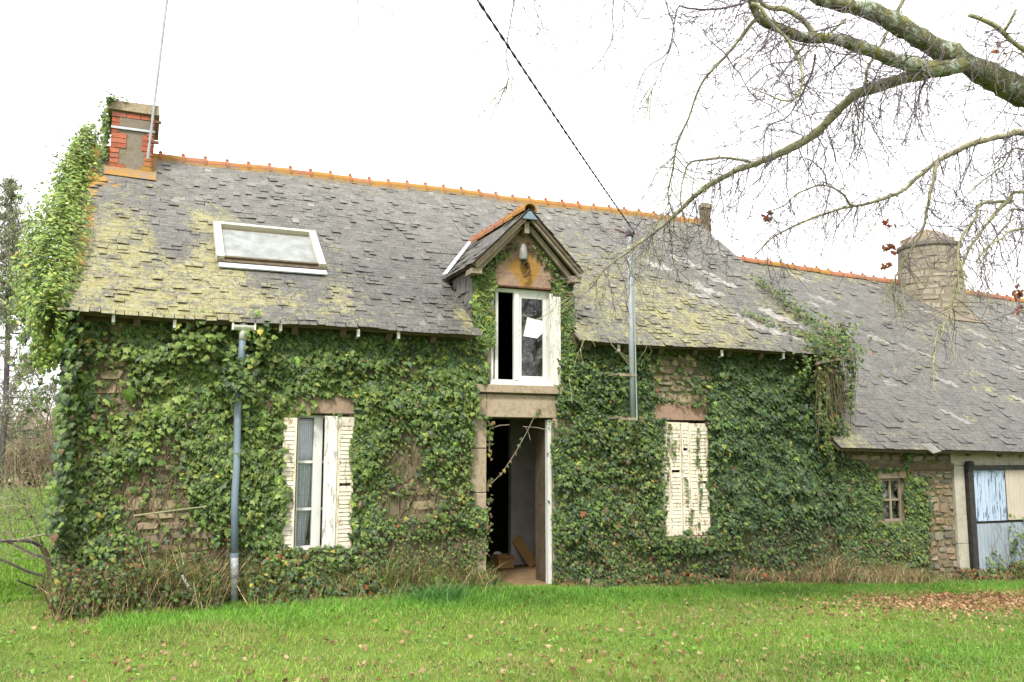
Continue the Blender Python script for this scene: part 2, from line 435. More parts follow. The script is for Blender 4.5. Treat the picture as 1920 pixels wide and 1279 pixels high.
# back slope, one slab
bk = MB()
bk.add([(HX0 - .02, 7.26, 3.0), (HX1 + .02, 7.26, 3.0), (HX1 + .02, 3.5, 5.90), (HX0 - .02, 3.5, 5.90), (HX0 - .02, 7.26, 3.07), (HX1 + .02, 7.26, 3.07), (HX1 + .02, 3.5, 5.97), (HX0 - .02, 3.5, 5.97)], BOXF, tone=1.0, lich=.2, org=0.0)
bk.build('back_slope', M['slate'], roof)

def dens_main(x, s):
    d = .16 + .12 * (fnoise(x * .8, s * .8, 21) - .4)
    d += .95 * gauss(x, -4.05, .95) * gauss(s, .55, 1.05)
    d += .4 * gauss(x, -4.0, .8) * gauss(s, 2.2, 1.5)
    d += .6 * gauss(x, -4.3, .45) * gauss(s, 1.6, .8)
    d += .5 * gauss(x, -3.15, .4) * gauss(s, 1.3, 1.2)
    d += .45 * gauss(x, -2.2, .9) * gauss(s, .45, .5)
    d += .35 * gauss(x, -1.75, .2) * gauss(s, 1.2, .8)
    d += .5 * gauss(x, -3.2, .35) * gauss(s, 2.75, .35)
    d -= .75 * gauss(x, -3.72, .24) * gauss(s, 2.0, .95)
    d += .6 * gauss(x, -.28, .16) * gauss(s, .35, .6)
    d += .7 * gauss(x, 1.28, .16) * gauss(s, .2, .5)
    right = 1 / (1 + np.exp(-(x - 1.55) * 4))
    d += right * (.47 * gauss(s, .9, 1.5) + .12) * (1 - .55 * gauss(x, 4.6, .6))
    d += right * .25 * gauss(x, 1.9, .6) * gauss(s, 2.9, .9)
    d += .12 * gauss(s, RL, .5)
    return np.clip(d, 0, .82)
def org_main(x, s):
    o = .7 * gauss(x, -4.70, .13) * (s > .5) + .55 * gauss(x, -4.4, .4) * gauss(s, 3.6, .3) + .3 * gauss(np.abs(x + 3.72), .25, .1) * gauss(s, 1.6, .8) + .25 * gauss(x, -4.3, .4) * gauss(s, 2.4, .8)
    return np.clip(o, 0, 1)
def tone_main(x, s):
    t = .9 + .6 * np.clip(s / RL, 0, 1) ** 2 + .25 * (fnoise(x * 1.3, s * 1.3, 31) - .5)
    t *= 1 - .15 * gauss(x, -.6, 1.0) * gauss(s, 1.2, 1)
    return t

def slate_field(rp, xa, xb, L, expo, width, length, thick=.005, rag=.0045, lift=.004, pl=.15):
    rows = np.arange(-.03, L - .05, expo)
    A = []
    for i, s0 in enumerate(rows):
        x = xa - rng.uniform(0, width)
        while x < xb:
            w = width * rng.uniform(.75, 1.28)
            a, b = max(x, xa), min(x + w, xb)
            if b - a > .05: A.append((a, b, s0))
            x += w
    A = np.array(A); n = len(A)
    a, b, s0 = A.T
    g = .004
    j = lambda k: rng.uniform(-k, k, n)
    s_b1 = s0 + j(rag); s_b2 = s_b1 + j(rag * .7); st = np.minimum(s0 + length, L)
    lo = lift + rng.uniform(0, .002, n) + (rng.random(n) < pl) * rng.uniform(.005, .021, n)
    skew = j(.004)
    x4 = np.stack([a + g, b - g, b - g + skew, a + g + skew], 1)
    s4 = np.stack([s_b1, s_b2, st, st], 1)
    o4 = np.stack([lo, lo + j(.004), np.full(n, .002), np.full(n, .002)], 1)
    lower = rp(x4, s4, o4); upper = rp(x4, s4, o4 + thick)
    return np.concatenate([lower, upper], 1), np.stack([(a + b) / 2, s0 + expo * .5], 1), np.concatenate([x4, x4], 1), np.concatenate([s4, s4], 1)

CAMP = np.array(cam.location)
def place_slates(V, keep, tone, lich, org, parent, n_single, name='slate', visible=None, mat=None):
    mat = mat or M['slate']
    V = V[keep]; tone, lich, org = tone[keep], lich[keep], org[keep]
    d = np.linalg.norm(V.mean(1) - CAMP, axis=1)
    if visible is not None: d = d + 100 * ~visible[keep]
    o = np.argsort(d); one, rest = o[:n_single], o[n_single:]
    full = lambda v: np.repeat(v[:, None], 8, 1) if v.ndim == 1 else v
    tone, lich, org = full(tone), full(lich), full(org)
    rep = lambda v, k: v[k].ravel()
    for k in one:
        me = np_mesh(name, V[k], BOXF, mat, dict(tone=tone[k], lich=lich[k], org=org[k]))
        link(name, me, parent)
    if len(rest):
        F = (BOXF[None] + (np.arange(len(rest)) * 8)[:, None, None]).reshape(-1, 4)
        me = np_mesh('slate_courses', V[rest].reshape(-1, 3), F, mat, dict(tone=rep(tone, rest), lich=rep(lich, rest), org=rep(org, rest)))
        link('slate_courses', me, parent, kind='stuff')

V, cs, x4, s4 = slate_field(RP, HX0 - .06, HX1 + .06, RL - .02, .085, .115, .19)
x, s = cs.T
y_ = -.3 + s * CA; z_ = 3.042 + s * SA
in_dormer = (np.abs(x - DX) < .70) & (z_ < DZR - np.abs(x - DX) * (DZR - DZE) / DHW - .02)
in_sky = (x > -3.16) & (x < -1.93) & (s > 1.42) & (s < 2.42)
in_chim = (x > -4.5) & (x < -3.98) & (s > 4.15)
keep = ~(in_dormer | in_sky | in_chim) & ~((rng.random(len(x)) < .003) & (s > .3))
tone = tone_main(x, s) * rng.normal(1, .10, len(x)).clip(.6, 1.5)
tone[rng.random(len(x)) < .012] *= 1.8
for cx_, cs_, l_ in ((4.85, .62, .45), (4.45, .75, .3), (5.1, 1.0, .35), (4.1, 1.9, .2), (4.6, 2.3, .25), (4.3, 2.9, .2), (3.6, 2.6, .15), (3.9, 1.5, .15)):
    q = (np.abs((x - cx_) + (s - cs_) * .8) < .14) & (np.abs(s - cs_) < l_)
    tone[q] = 2.5 + rng.uniform(-.3, .4, q.sum())
lich = dens_main(x4, s4); lich[tone > 2.2] *= .4
place_slates(V, keep, tone, lich, org_main(x4, s4), roof, 300, visible=~(x > 5.0))

# ---- ridge tiles
def half_round(mb, p, q, r, t=.018, segs=8, spread=1.75, up=(0, 0, 1), **at):
    p = np.array(p, float); q = np.array(q, float); d = norm(q - p); u = norm(np.cross(d, up)); n = np.cross(u, d)
    V = []
    for b in (p, q):
        for rr in (r, r - t):
            for k in range(segs + 1):
                a = -spread + 2 * spread * k / segs
                V.append(b + (u * math.sin(a) + n * math.cos(a)) * rr)
    m = segs + 1; F = []
    for k in range(segs):
        F += [[k, k + 1, 2 * m + k + 1, 2 * m + k], [m + k + 1, m + k, 3 * m + k, 3 * m + k + 1], [k + 1, k, m + k, m + k + 1], [2 * m + k, 2 * m + k + 1, 3 * m + k + 1, 3 * m + k]]
    F += [[0, 2 * m, 3 * m, m], [segs, m + segs, 3 * m + segs, 2 * m + segs]]
    return mb.add(V, np.array(F), **at)
def ridge_tiles(parent, pts, n, r, orgf, lift=0.0):
    pts = np.array(pts, float); u = np.linspace(0, 1, n + 1)
    L_ = np.linspace(0, 1, len(pts))
    P = np.stack([np.interp(u, L_, pts[:, k]) for k in range(3)], 1)
    for k in range(n):
        mb = MB(); a, b = P[k].copy(), P[k + 1].copy(); jz = rng.uniform(-.008, .008)
        b = b + (b - a) * .06; a[2] += jz; b[2] += jz + .006
        og = orgf(k)
        half_round(mb, a, b, r, org=og)
        half_round(mb, a + (b - a) * .9, b + (b - a) * .02, r + .011, .012, org=og * .55)      # raised roll where two tiles lap
        mb.lathe([(.025, 0), (.03, .02), (.012, .04)], a + (b - a) * .95 + np.array([0, 0, r + .01]), 6, org=og * .4)
        mb.build('ridge_tile', M['tile'], parent)
rp_ = [RP(x, RL, .0) + np.array([0, 0, -.03]) for x in np.linspace(HX0 - .05, HX1 + .05, 24)]
ridge_tiles(roof, rp_, 33, .094, lambda k: float(np.clip((.34 if k < 10 else .55) + rng.uniform(-.24, .08) + (.3 if k < 3 else 0), 0, .64)))
# mortar bedding under the tiles
bd = MB(); P = np.array(rp_)
for k in range(len(P) - 1):
    bd.add([P[k] + (0, -.12, -.10), P[k + 1] + (0, -.12, -.10), P[k + 1] + (0, .12, -.10), P[k] + (0, .12, -.10), P[k] + (0, -.085, .03), P[k + 1] + (0, -.085, .03), P[k + 1] + (0, .085, .03), P[k] + (0, .085, .03)], BOXF, org=.35)
bd.build('ridge_mortar', M['mortar'], roof)

# verge boards, fascia shadow board, rafter ends
fb = MB()
for xa, xb in ((HX0, -.2), (1.18, HX1)):
    fb.box(xa, xb, -.06, -.004, 2.99, 3.16)
fb.build('eaves_board', M['darkwood'], cot)
for xr in np.concatenate([np.arange(-4.6, -.3, .55), np.arange(1.35, 5.5, .55)]):
    p = RP(xr, .05, -.13); q = RP(xr, .42, -.13)
    MB().beam(p, q, .07, .09).build('rafter_end', M['darkwood'], cot)
for xr in (-4.28, -3.68, -2.57, -1.69, -1.21, 1.75, 3.37, 4.42):
    g = MB(); z = 2.975 + rng.uniform(-.02, .02)
    g.box(xr - .016, xr + .016, -.27, -.245, z - .035, z + .05); g.beam((xr, -.25, z - .03), (xr, -.19, z - .045), .03, .014)
    g.build('gutter_bracket', M['pvcw'], cot)
# pale board left hanging at the far eave corner
eb = MB(); eb.beam((4.98, -.38, 2.90), (5.60, -.36, 3.01), .05, .035); eb.beam((4.90, -.37, 2.87), (5.12, -.38, 2.95), .04, .03)
eb.build('broken_eaves_board', M['oldwood'], cot)

# ---- stone dressings of the openings
def block(x0, x1, z0, z1, y0=-.03, y1=.12, mat='granite', name='dressed_stone', org=0.0, jit=.006):
    g = MB(); b = .008
    v = boxv(x0, x1, y0, y1, z0, z1)
    vf = v.copy(); vf[[0, 1, 4, 5], 1] = y0 + b                         # body, then a slightly inset front face
    fr = np.array([[x0 + b, y0, z0 + b], [x1 - b, y0, z0 + b], [x1 - b, y0, z1 - b], [x0 + b, y0, z1 - b]]) + rng.uniform(-jit, jit, (4, 3)) * (1, .5, 1)
    V = np.concatenate([vf, fr])
    F = [[0, 3, 2, 1], [4, 5, 6, 7], [1, 2, 6, 5], [2, 3, 7, 6], [3, 0, 4, 7], [8, 9, 10, 11], [0, 1, 9, 8], [1, 5, 10, 9], [5, 4, 11, 10], [4, 0, 8, 11]]
    g.add(V, np.array(F), org=org)
    return g.build(name, M[mat], cot)
for z0, z1 in ((-.05, .52), (.53, 1.12), (1.13, 1.66), (1.67, 2.045)): block(-.215, -.004, z0, z1)
for z0, z1 in ((-.05, .62), (.63, 1.3), (1.31, 2.045)): block(.905, 1.08, z0, z1)
block(-.225, -.006, 2.052, 2.335, name='lintel'); block(-.002, .985, 2.052, 2.335, name='lintel')
block(-.17, 1.03, 2.355, 2.455, -.09, .1, name='window_sill')
for z0, z1 in ((2.46, 2.9), (2.91, 3.3), (3.31, 3.72)):
    block(-.16, .045, z0, z1, -.02, .1, 'pinkstone'); block(.915, 1.13, z0, z1, -.02, .1, 'pinkstone')
block(-2.45, -1.58, 2.056, 2.285, name='lintel', mat='pinkstone'); block(2.36, 3.33, 2.056, 2.285, name='lintel', mat='pinkstone')
block(2.34, 3.62, .38, .503, -.10, .1, name='window_sill'); block(-2.5, -1.55, .38, .495, -.08, .1, name='window_sill')
for z0, z1 in ((.51, 1.0), (1.01, 1.5), (1.51, 2.045)):
    block(2.37, 2.505, z0, z1, -.02, .1, 'pinkstone'); block(3.25, 3.40, z0, z1, -.02, .1, 'pinkstone')

# ---- loose rubble showing through the ivy
def rubble(parent, mat, x0, x1, z0, z1, hh=.13, ww=.22, y0=-.012, gap=.014, ok=None):
    z = z0
    while z < z1 - .03:
        h = min(hh * rng.uniform(.55, 1.35), z1 - z); x = x0
        while x < x1 - .03:
            w = min(ww * rng.uniform(.5, 1.6), x1 - x)
            if w > .05 and (ok is None or ok(x + w / 2, z + h / 2)):
                c = np.array([x + w / 2, 0, z + h / 2]); hw, hz = w / 2 - gap / 2, h / 2 - gap / 2
                pr = rng.uniform(.004, .022); k = 7; c[2] += rng.uniform(-.02, .02); hz *= rng.uniform(.75, 1.15)
                an = np.linspace(0, 2 * np.pi, k, endpoint=False) + rng.uniform(0, .6)
                sq = lambda t: np.sign(t) * np.abs(t) ** .4
                ox = hw * sq(np.cos(an)) * rng.uniform(.8, 1.1, k); oz = hz * sq(np.sin(an)) * rng.uniform(.72, 1.1, k)
                B = np.stack([c[0] + ox, np.full(k, y0 + .02), c[2] + oz], 1)
                Mi = np.stack([c[0] + ox * .96, np.full(k, y0 - pr * .55), c[2] + oz * .96], 1)
                Fr = np.stack([c[0] + ox * .84, y0 - pr + rng.uniform(-.009, .009, k), c[2] + oz * .82], 1)
                V = np.concatenate([B, Mi, Fr]); i = np.arange(k); j = (i + 1) % k
                F = np.concatenate([np.stack([i, j, k + j, k + i], 1), np.stack([k + i, k + j, 2 * k + j, 2 * k + i], 1)])
                link('stone', np_mesh('stone', V, [F, np.array([list(range(2 * k, 3 * k))])], M[mat]), parent)
            x += w
        z += h
inell = lambda *E: (lambda x, z: any(((x - a) / c) ** 2 + ((z - b) / d) ** 2 < 1 for a, b, c, d in E))
rubble(front_wall, 'stone', -4.60, -3.1, .35, 2.7, ok=inell((-4.25, 2.3, .25, .45), (-3.98, 1.2, .5, .75), (-3.4, .75, .4, .3), (-4.5, 1.4, .16, .8)))
rubble(front_wall, 'stone', 2.1, 3.5, 2.29, 3.0, .12, .2, ok=inell((2.8, 2.6, .6, .45)))
rubble(front_wall, 'stone', -1.1, -.25, .5, 1.5, ok=inell((-.7, 1.0, .35, .35)))
rubble(front_wall, 'stone', 3.42, 3.75, .5, 1.6, .14, .18)
# ================================================================ DORMER
XL, XR = -.16, 1.12
dg = MB()
wall_open(dg, XL, XR, 3.17, 3.90, 0, .3, [(.06, .90, 3.17, 3.72)], skip=('b', 't'))
dg.prism([(XL, 3.90), (XR, 3.90), (DX, 3.90 + .645)], 'y', 0, .3)
dormer = dg.build('dormer', M['render'], cot)
# lintel stone of the dormer window, stained orange
def lichen_panel(name, x0, x1, z0, z1, y0, y1, mat, orgf, parent, nx=14, nz=8, topf=None):
    g = MB(); X, Z = np.meshgrid(np.linspace(x0, x1, nx), np.linspace(z0, z1, nz))
    if topf is not None:
        Z = z0 + (np.minimum(z1, topf(X)) - z0) * (Z - z0) / (z1 - z0)
    V = np.stack([X, np.full_like(X, y0) + .004 * vnoise(X * 9, Z * 9, 2), Z], -1).reshape(-1, 3)
    i = np.arange(nz - 1)[:, None] * nx + np.arange(nx - 1)[None]
    F = np.stack([i, i + 1, i + nx + 1, i + nx], -1).reshape(-1, 4)
    g.add(V, F, org=orgf(V[:, 0], V[:, 2]))
    B = V.copy(); B[:, 1] = y1
    n = len(V); e = list(range(nx)); r = [k * nx + nx - 1 for k in range(nz)]; t = [(nz - 1) * nx + k for k in range(nx)]; l = [k * nx for k in range(nz)]
    SF = []
    for L_, fl in ((e, 1), (r, 1), (t, 0), (l, 0)):
        for a, b in zip(L_[:-1], L_[1:]): SF.append([a, a + n, b + n, b] if fl else [a, b, b + n, a + n])
    g2 = MB(); g2.add(np.concatenate([V, B]), [F, np.array(SF)], org=np.concatenate([orgf(V[:, 0], V[:, 2])] * 2))
    return g2.build(name, M[mat], parent)
og = lambda x, z: np.clip(.62 * gauss(x, .53, .2) * gauss(z, 4.0, .22) + .45 * gauss(x, .55, .09) * gauss(z, 3.8, .2) + .35 * gauss(x, .45, .3) * gauss(z, 3.98, .08), 0, .6)
lichen_panel('lintel', .03, .93, 3.73, 3.885, -.025, -.002, 'pinkstone', og, dormer)
lichen_panel('gable_render', .0, .98, 3.89, 4.46, -.018, -.002, 'pinkstone', og, dormer, topf=lambda X: 3.90 + .60 - np.abs(X - DX) * 1.02)
MB().box(.02, .95, -.05, .06, 3.71, 3.728).build('window_head_board', M['iron'], dormer)

ck = math.atan2(DZR - DZE, DHW); cd, sd = math.cos(ck), math.sin(ck); LD = DHW / cd
def DPL(y, s, o=0.0):   # left slope: y along, s up from eave
    y = np.asarray(y, float); s = np.asarray(s, float)
    return np.stack(np.broadcast_arrays(DX - DHW + s * cd - o * sd, y, DZE + s * sd + o * cd), -1)
def DPR(y, s, o=0.0):
    y = np.asarray(y, float); s = np.asarray(s, float)
    return np.stack(np.broadcast_arrays(DX + DHW - s * cd + o * sd, y, DZE + s * sd + o * cd), -1)
YF = -.27; YE = .84; YR = 1.80
for fn in (DPL, DPR):
    g = MB()
    q = [fn(y, s, o) for o in (-.045, -.01) for y, s in ((YF, 0), (YF, LD - .001), (YR, LD - .001), (YE, 0))]
    g.add(q, BOXF if fn is DPR else BOXF[:, ::-1]); g.build('dormer_roof', M['darkwood'], cot)
    V, cs, _, _ = slate_field(fn, YF - .02, YR + .02, LD - .01, .09, .16, .2)
    zz = V[:, :4, 2].mean(1); yy = V[:, :4, 1].mean(1)
    keep = zz > zroof(yy) + .03
    n = len(cs)
    place_slates(V, keep, rng.normal(.85 if fn is DPL else .7, .1, n), np.full(n, .3 if fn is DPL else .15), np.where(cs[:, 1] > LD - .14, .35, 0.), bpy.data.objects['dormer_roof' if fn is DPL else 'dormer_roof.001'], 60)
dr = bpy.data.objects['dormer_roof']
ridge_tiles(dr, [(DX, YF - .02, DZR - .02), (DX, 1.72, DZR - .02)], 6, .095, lambda k: [.66, .5, .25, .1, .3, .1][k])
# valley flashing
g = MB()
a, b = np.array([DX - DHW, YE + .02, DZE + .0]), np.array([DX - .06, YR - .06, DZR - .03])
nm = np.array([0, -SA, CA])
for p, q in ((a, b),):
    d = norm(q - p); w = np.cross(d, nm)
    g.add([p + nm * .035 - w * .045, q + nm * .035 - w * .045, q + nm * .075 + w * .02, p + nm * .075 + w * .02, p + nm * .042 - w * .045, q + nm * .042 - w * .045, q + nm * .083 + w * .02, p + nm * .083 + w * .02], BOXF)
g.build('valley_flashing', M['zinc'], dr)
# barge boards, purlin ends, lead apron at the apex
for sgn in (-1, 1):
    x0 = DX + sgn * (DHW - .03); p = (x0, -.225, DZE - .035); q = (DX + sgn * .05, -.225, DZR - .115)
    MB().beam(p, q, .045, .065).build('barge_board', M['oldwood'], dr)
    p2 = (DX + sgn * (DHW - .10), -.11, DZE - .07); q2 = (DX + sgn * .06, -.11, DZR - .2)
    MB().beam(p2, q2, .05, .06).build('inner_rafter', M['oldwood'], dr)
    MB().box(x0 - .07 - .03 * sgn, x0 + .07 - .03 * sgn, -.21, .0, DZE - .13, DZE - .06, .008).build('purlin_end', M['oldwood'], dr)
MB().box(DX - .035, DX + .035, -.2, 0, DZR - .30, DZR - .15, .006).build('ridge_beam_end', M['oldwood'], dr)
MB().prism([(DX - .105, DZR - .135), (DX + .105, DZR - .135), (DX + .02, DZR - .035), (DX - .02, DZR - .035)], 'y', -.285, -.262).build('lead_apron', M['pvcg'], dr)
# cheeks, the left one hung with slipping slates
for x0, x1 in ((XL, XL + .05), (XR - .05, XR)):
    g = MB(); g.prism([(.301, zroof(.3) - .1), (.86, 3.92), (.301, 3.92)], 'x', x0, x1); ch = g.build('dormer_cheek', M['darkwood'], cot)
    if x0 == XL:
        for zt in (3.93, 3.72, 3.53):
            yv = -.01
            while yv < .84:
                w = rng.uniform(.11, .19)
                if zroof(yv) < zt + .02:
                    ang = rng.normal(0, .10); h = rng.uniform(.24, .34); g2 = MB(); t = rng.uniform(.0, .02)
                    y2 = min(yv + w, .85)
                    zb = max(zt - h, zroof(yv) + .01)
                    v = boxv(XL - .018 - t, XL - .008 - t, yv, y2 - .008, zb, zt - .01); zc = zt - .05
                    v[:, 1] += (v[:, 2] - zc) * ang * .8; v[:4, 0] -= .014
                    g2.add(v, BOXF, tone=rng.uniform(.75, 1.35), lich=.05, org=0.0); g2.build('hung_slate', M['slate'], ch)
                yv += w + (.02 if rng.random() < .3 else 0)
        MB().box(XL - .022, XL + .02, -.012, .02, 3.1, 3.9).build('corner_lead', M['pvcg'], ch)

ft = thing('gable_fitting', 'grey bell-shaped fitting on a rusty hook high on the dormer gable', 'fitting', (.48, -.08, 4.1))
g = MB(); g.lathe([(.012, .17), (.03, .15), (.05, .08), (.062, -.03), (.05, -.05), (.03, -.045)], (.455, -.12, 4.10), 12); g.build('bell', M['lantern'], ft, smooth=True)
MB().tube([(.455, -.12, 4.06), (.455, -.12, 4.0)], .024, 8).build('socket', M['black'], ft)
MB().tube([(.455, -.10, 4.27), (.47, -.03, 4.25), (.55, -.02, 4.22)], .012, 6).build('bracket', M['iron'], ft)
MB().tube([(.55, -.03, 4.03), (.54, -.09, 3.98), (.545, -.11, 3.93), (.51, -.10, 3.87), (.47, -.09, 3.84)], [.028, .026, .022, .02, .014], 7).build('hook', M['iron'], ft)

# ================================================================ WINDOWS
def frame(x0, x1, z0, z1, y0, y1, w, parent, mat, name='frame'):
    g = MB(); g.box(x0, x0 + w, y0, y1, z0, z1); g.box(x1 - w, x1, y0, y1, z0, z1)
    g.box(x0 + w, x1 - w, y0 + .002, y1 - .002, z0, z0 + w); g.box(x0 + w, x1 - w, y0 + .002, y1 - .002, z1 - w, z1)
    return g.build(name, M[mat], parent)
def pane(x0, x1, z0, z1, y, parent, mat='glass'):
    return MB().box(x0, x1, y - .002, y + .002, z0, z1).build('pane', M[mat], parent)

# dormer window: left leaf ajar inwards, right leaf shut
wd = frame(.06, .90, 2.485, 3.70, .03, .10, .045, cot, 'white', 'dormer_window'); W = wd
x0, x1 = .105, .855
MB().box(.142, .178, .05, .085, 2.53, 3.655).build('hinge_stile', M['white'], W); MB().box(.385, .455, .012, .065, 2.53, 3.655).build('meeting_stile', M['white'], W)
g = MB(); g.box(.457, .495, .035, .075, 2.53, 3.655); g.box(.80, .853, .035, .075, 2.53, 3.655); g.box(.495, .80, .037, .073, 2.53, 2.585); g.box(.495, .80, .037, .073, 3.59, 3.655)
g.build('sash', M['white'], W); pane(.495, .80, 2.585, 3.59, .055, W)
g = MB()                                                        # opened leaf, swung into the room
ang = R(68); hx, hy = .112, .085; c_, s_ = math.cos(ang), math.sin(ang)
def swing(u0, u1, z0, z1, t=.035):
    v = boxv(u0, u1, -t / 2, t / 2, z0, z1); X = v[:, 0].copy(); Y = v[:, 1].copy()
    v[:, 0] = hx + X * c_ - Y * s_; v[:, 1] = hy + X * s_ + Y * c_; return v
for q in ((0, .04, 2.54, 3.65), (.25, .30, 2.54, 3.65), (.04, .25, 2.54, 2.60), (.04, .25, 3.58, 3.65)): g.add(swing(*q), BOXF)
g.build('sash', M['white'], W)
g = MB(); g.add(swing(.04, .25, 2.60, 3.58, .004), BOXF); g.build('pane', M['glass'], W)
g = MB(); g.box(.895, 1.0, -.075, -.045, 2.47, 3.62); g.box(.86, .895, -.06, -.02, 2.49, 3.66)
g.build('outer_lining', M['peeled'], W)
MB().box(.03, .93, -.065, .03, 2.457, 2.50).build('sill_board', M['white'], W)
pp = tag(link('paper_sheet', np_mesh('paper_sheet', np.array([(.585, .046, 3.345), (.795, .046, 3.31), (.795, .046, 3.15), (.72, .046, 3.08), (.53, .046, 3.10), (.585, .05, 3.345), (.795, .05, 3.31), (.795, .05, 3.15), (.72, .05, 3.08), (.53, .05, 3.10)]), [np.array([[0, 4, 3, 2, 1], [5, 6, 7, 8, 9]]), np.array([[i, (i + 1) % 5, 5 + (i + 1) % 5, 5 + i] for i in range(5)])], M['paper'])), 'blank white sheet stuck to the right pane of the dormer window', 'paper')

# ground floor window, left
W = frame(-2.30, -1.72, .51, 2.04, .10, .16, .03, cot, 'white', 'casement_window')
MB().box(-2.105, -2.005, .075, .14, .54, 2.01).build('meeting_stile', M['white'], W)
for xa, xb in ((-2.27, -2.105), (-2.005, -1.75)):
    for z0, z1 in ((.56, .955), (.985, 1.49), (1.52, 2.0)): pane(xa, xb, z0, z1, .13, W)
    g = MB()
    for z in (.955, 1.49): g.box(xa, xb, .105, .145, z, z + .03)
    g.box(xa, xb, .106, .144, .54, .56)
    g.build('glazing_bar', M['white'], W)
# lace curtain behind the left leaf
g = MB(); nx, nz = 14, 30
X, Z = np.meshgrid(np.linspace(0, 1, nx), np.linspace(0, 1, nz)); wz = .56 + Z * 1.42
wid = .30 - .14 * (1 - Z) ** 1.4 * (Z < .72) - .02
V = np.stack([-2.29 + X * wid, .19 + .02 * np.sin(X * 14 + Z * 2), wz], -1).reshape(-1, 3)
i = np.arange(nz - 1)[:, None] * nx + np.arange(nx - 1)[None]
F = np.stack([i, i + 1, i + nx + 1, i + nx], -1).reshape(-1, 4)
def lace():
    t = NT('white_lace', .9); t.b.inputs['Base Color'].default_value = (.62, .66, .74, 1)
    c = t.n.new('ShaderNodeTexChecker'); c.inputs['Scale'].default_value = 1
    mp = t.n.new('ShaderNodeMapping'); mp.inputs['Rotation'].default_value = (0, R(45), 0); mp.inputs['Scale'].default_value = (60, .01, 60)
    t.l.new(t.pos, mp.inputs[0]); t.l.new(mp.outputs[0], c.inputs[0])
    c.inputs[1].default_value = (.66, .70, .78, 1); c.inputs[2].default_value = (.40, .43, .50, 1); t.color(c.outputs[0]); return t.m
tag(link('lace_curtain', np_mesh('lace_curtain', V, F, lace())), 'white lace curtain hanging inside the half-shuttered ground floor window', 'curtain')

def louvre(x0, x1, z0, z1, y, parent, mat, n=22, rot=0.0, name='louvred_shutter'):
    g = MB(); w = .022; t = .03; mid = (z0 + z1) / 2
    mw = Matrix.Translation((x0, y, 0)) @ Matrix.Rotation(rot, 4, 'Z')
    L_ = x1 - x0
    g.box(0, w, 0, t, z0, z1); g.box(L_ - w, L_, 0, t, z0, z1); g.box(w, L_ - w, .002, t - .002, z0, z0 + .09); g.box(w, L_ - w, .002, t - .002, z1 - .10, z1)
    pn = g.build(name, M[mat], parent, mw=mw)
    sp = MB(); dz = (z1 - z0 - .19) / n
    sp.add(np.array([(w, .001, 0), (L_ - w, .001, 0), (L_ - w, .028, dz * .5), (w, .028, dz * .5), (w, .009, dz * .82), (L_ - w, .009, dz * .82), (L_ - w, .026, dz * 1.3), (w, .026, dz * 1.3)]), BOXF)
    sm = sp.mesh('slat', M[mat])
    for k in range(n):
        if rng.random() < .03: continue
        link('slat', sm, pn, mw @ Matrix.Translation((0, .001 + rng.uniform(-.002, .002), z0 + .09 + k * dz)) @ Matrix.Rotation(rng.normal(0, .012), 4, 'Y'))
    return pn
louvre(-2.475, -2.325, .46, 2.0, -.065, cot, 'cream', 27, R(-6))
g = MB(); g.box(0, .145, 0, .03, .47, 2.03); g.build('plank_shutter', M['peeled'], cot, mw=Matrix.Translation((-2.0, -.05, 0)) @ Matrix.Rotation(R(4), 4, 'Z'))
louvre(-1.845, -1.655, .47, 2.02, -.06, cot, 'cream', 29, R(10))
for xa, xb, yy, mt in ((2.50, 2.635, -.045, 'cream'), (2.64, 2.815, -.04, 'cream'), (2.828, 2.945, -.042, 'cream'), (2.95, 3.075, -.05, 'cream'), (3.08, 3.245, -.055, 'cream')):
    louvre(xa, xb, .515, 2.02 + rng.uniform(-.01, .01), yy, cot, mt, 27, R(rng.uniform(-2, 2)))
MB().box(2.5, 3.26, .16, .2, .5, 2.06).build('window_lining', M['darkwood'], cot)

# ================================================================ DOORWAY AND WHAT STANDS INSIDE
MB().box(.848, .898, .01, .09, -.03, 2.03).build('door_frame', M['white'], cot); MB().box(.872, .898, .095, .45, -.03, 2.04).build('door_lining', M['darkwood'], cot)
MB().box(.002, .03, .2, .28, -.015, 2.03).build('door_frame', M['darkwood'], cot)
MB().box(1.24, 1.62, 1.98, 2.04, -.014, 2.35).build('partition', M['plaster'], cot)
MB().box(1.625, 1.70, 1.93, 2.05, -.014, 2.35).build('partition_post', M['darkwood'], cot)
MB().box(1.16, 1.235, 1.95, 2.05, -.014, 2.36).build('partition_post', M['plaster'], cot)
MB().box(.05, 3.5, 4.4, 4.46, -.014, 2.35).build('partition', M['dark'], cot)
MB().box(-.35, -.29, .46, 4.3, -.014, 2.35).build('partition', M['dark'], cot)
cb = thing('cardboard_box', 'small brown cardboard box on the floor just inside the doorway', 'box', (.97, 1.8, 0))
g = MB(); g.box(.85, 1.09, 1.68, 1.70, -.012, .16); g.box(.85, 1.09, 1.90, 1.92, -.012, .16); g.box(.85, .87, 1.70, 1.90, -.012, .16); g.box(1.07, 1.09, 1.70, 1.90, -.012, .16); g.box(.87, 1.07, 1.70, 1.90, -.012, .0)
g.build('carton', M['card'], cb)
g = MB(); g.add([(.85, 1.68, .16), (1.09, 1.68, .16), (1.09, 1.60, .135), (.85, 1.60, .135), (.85, 1.68, .164), (1.09, 1.68, .164), (1.09, 1.60, .139), (.85, 1.60, .139)], BOXF); g.build('flap', M['card'], cb)
pk = tag(MB().beam((1.43, 1.74, .0), (1.22, 1.93, .38), .15, .03, (0, 1, 0)).build('loose_plank', M['card']), 'brown plank leaning against the partition inside the doorway', 'plank')
g = MB(); g.lathe([(.05, 0), (.085, .03), (.09, .10), (.06, .16), (.03, .18)], (1.045, 2.2, -.014), 9); tag(g.build('white_bundle', M['paper'], smooth=True), 'crumpled white bundle on the floor behind the door jamb', 'bundle')
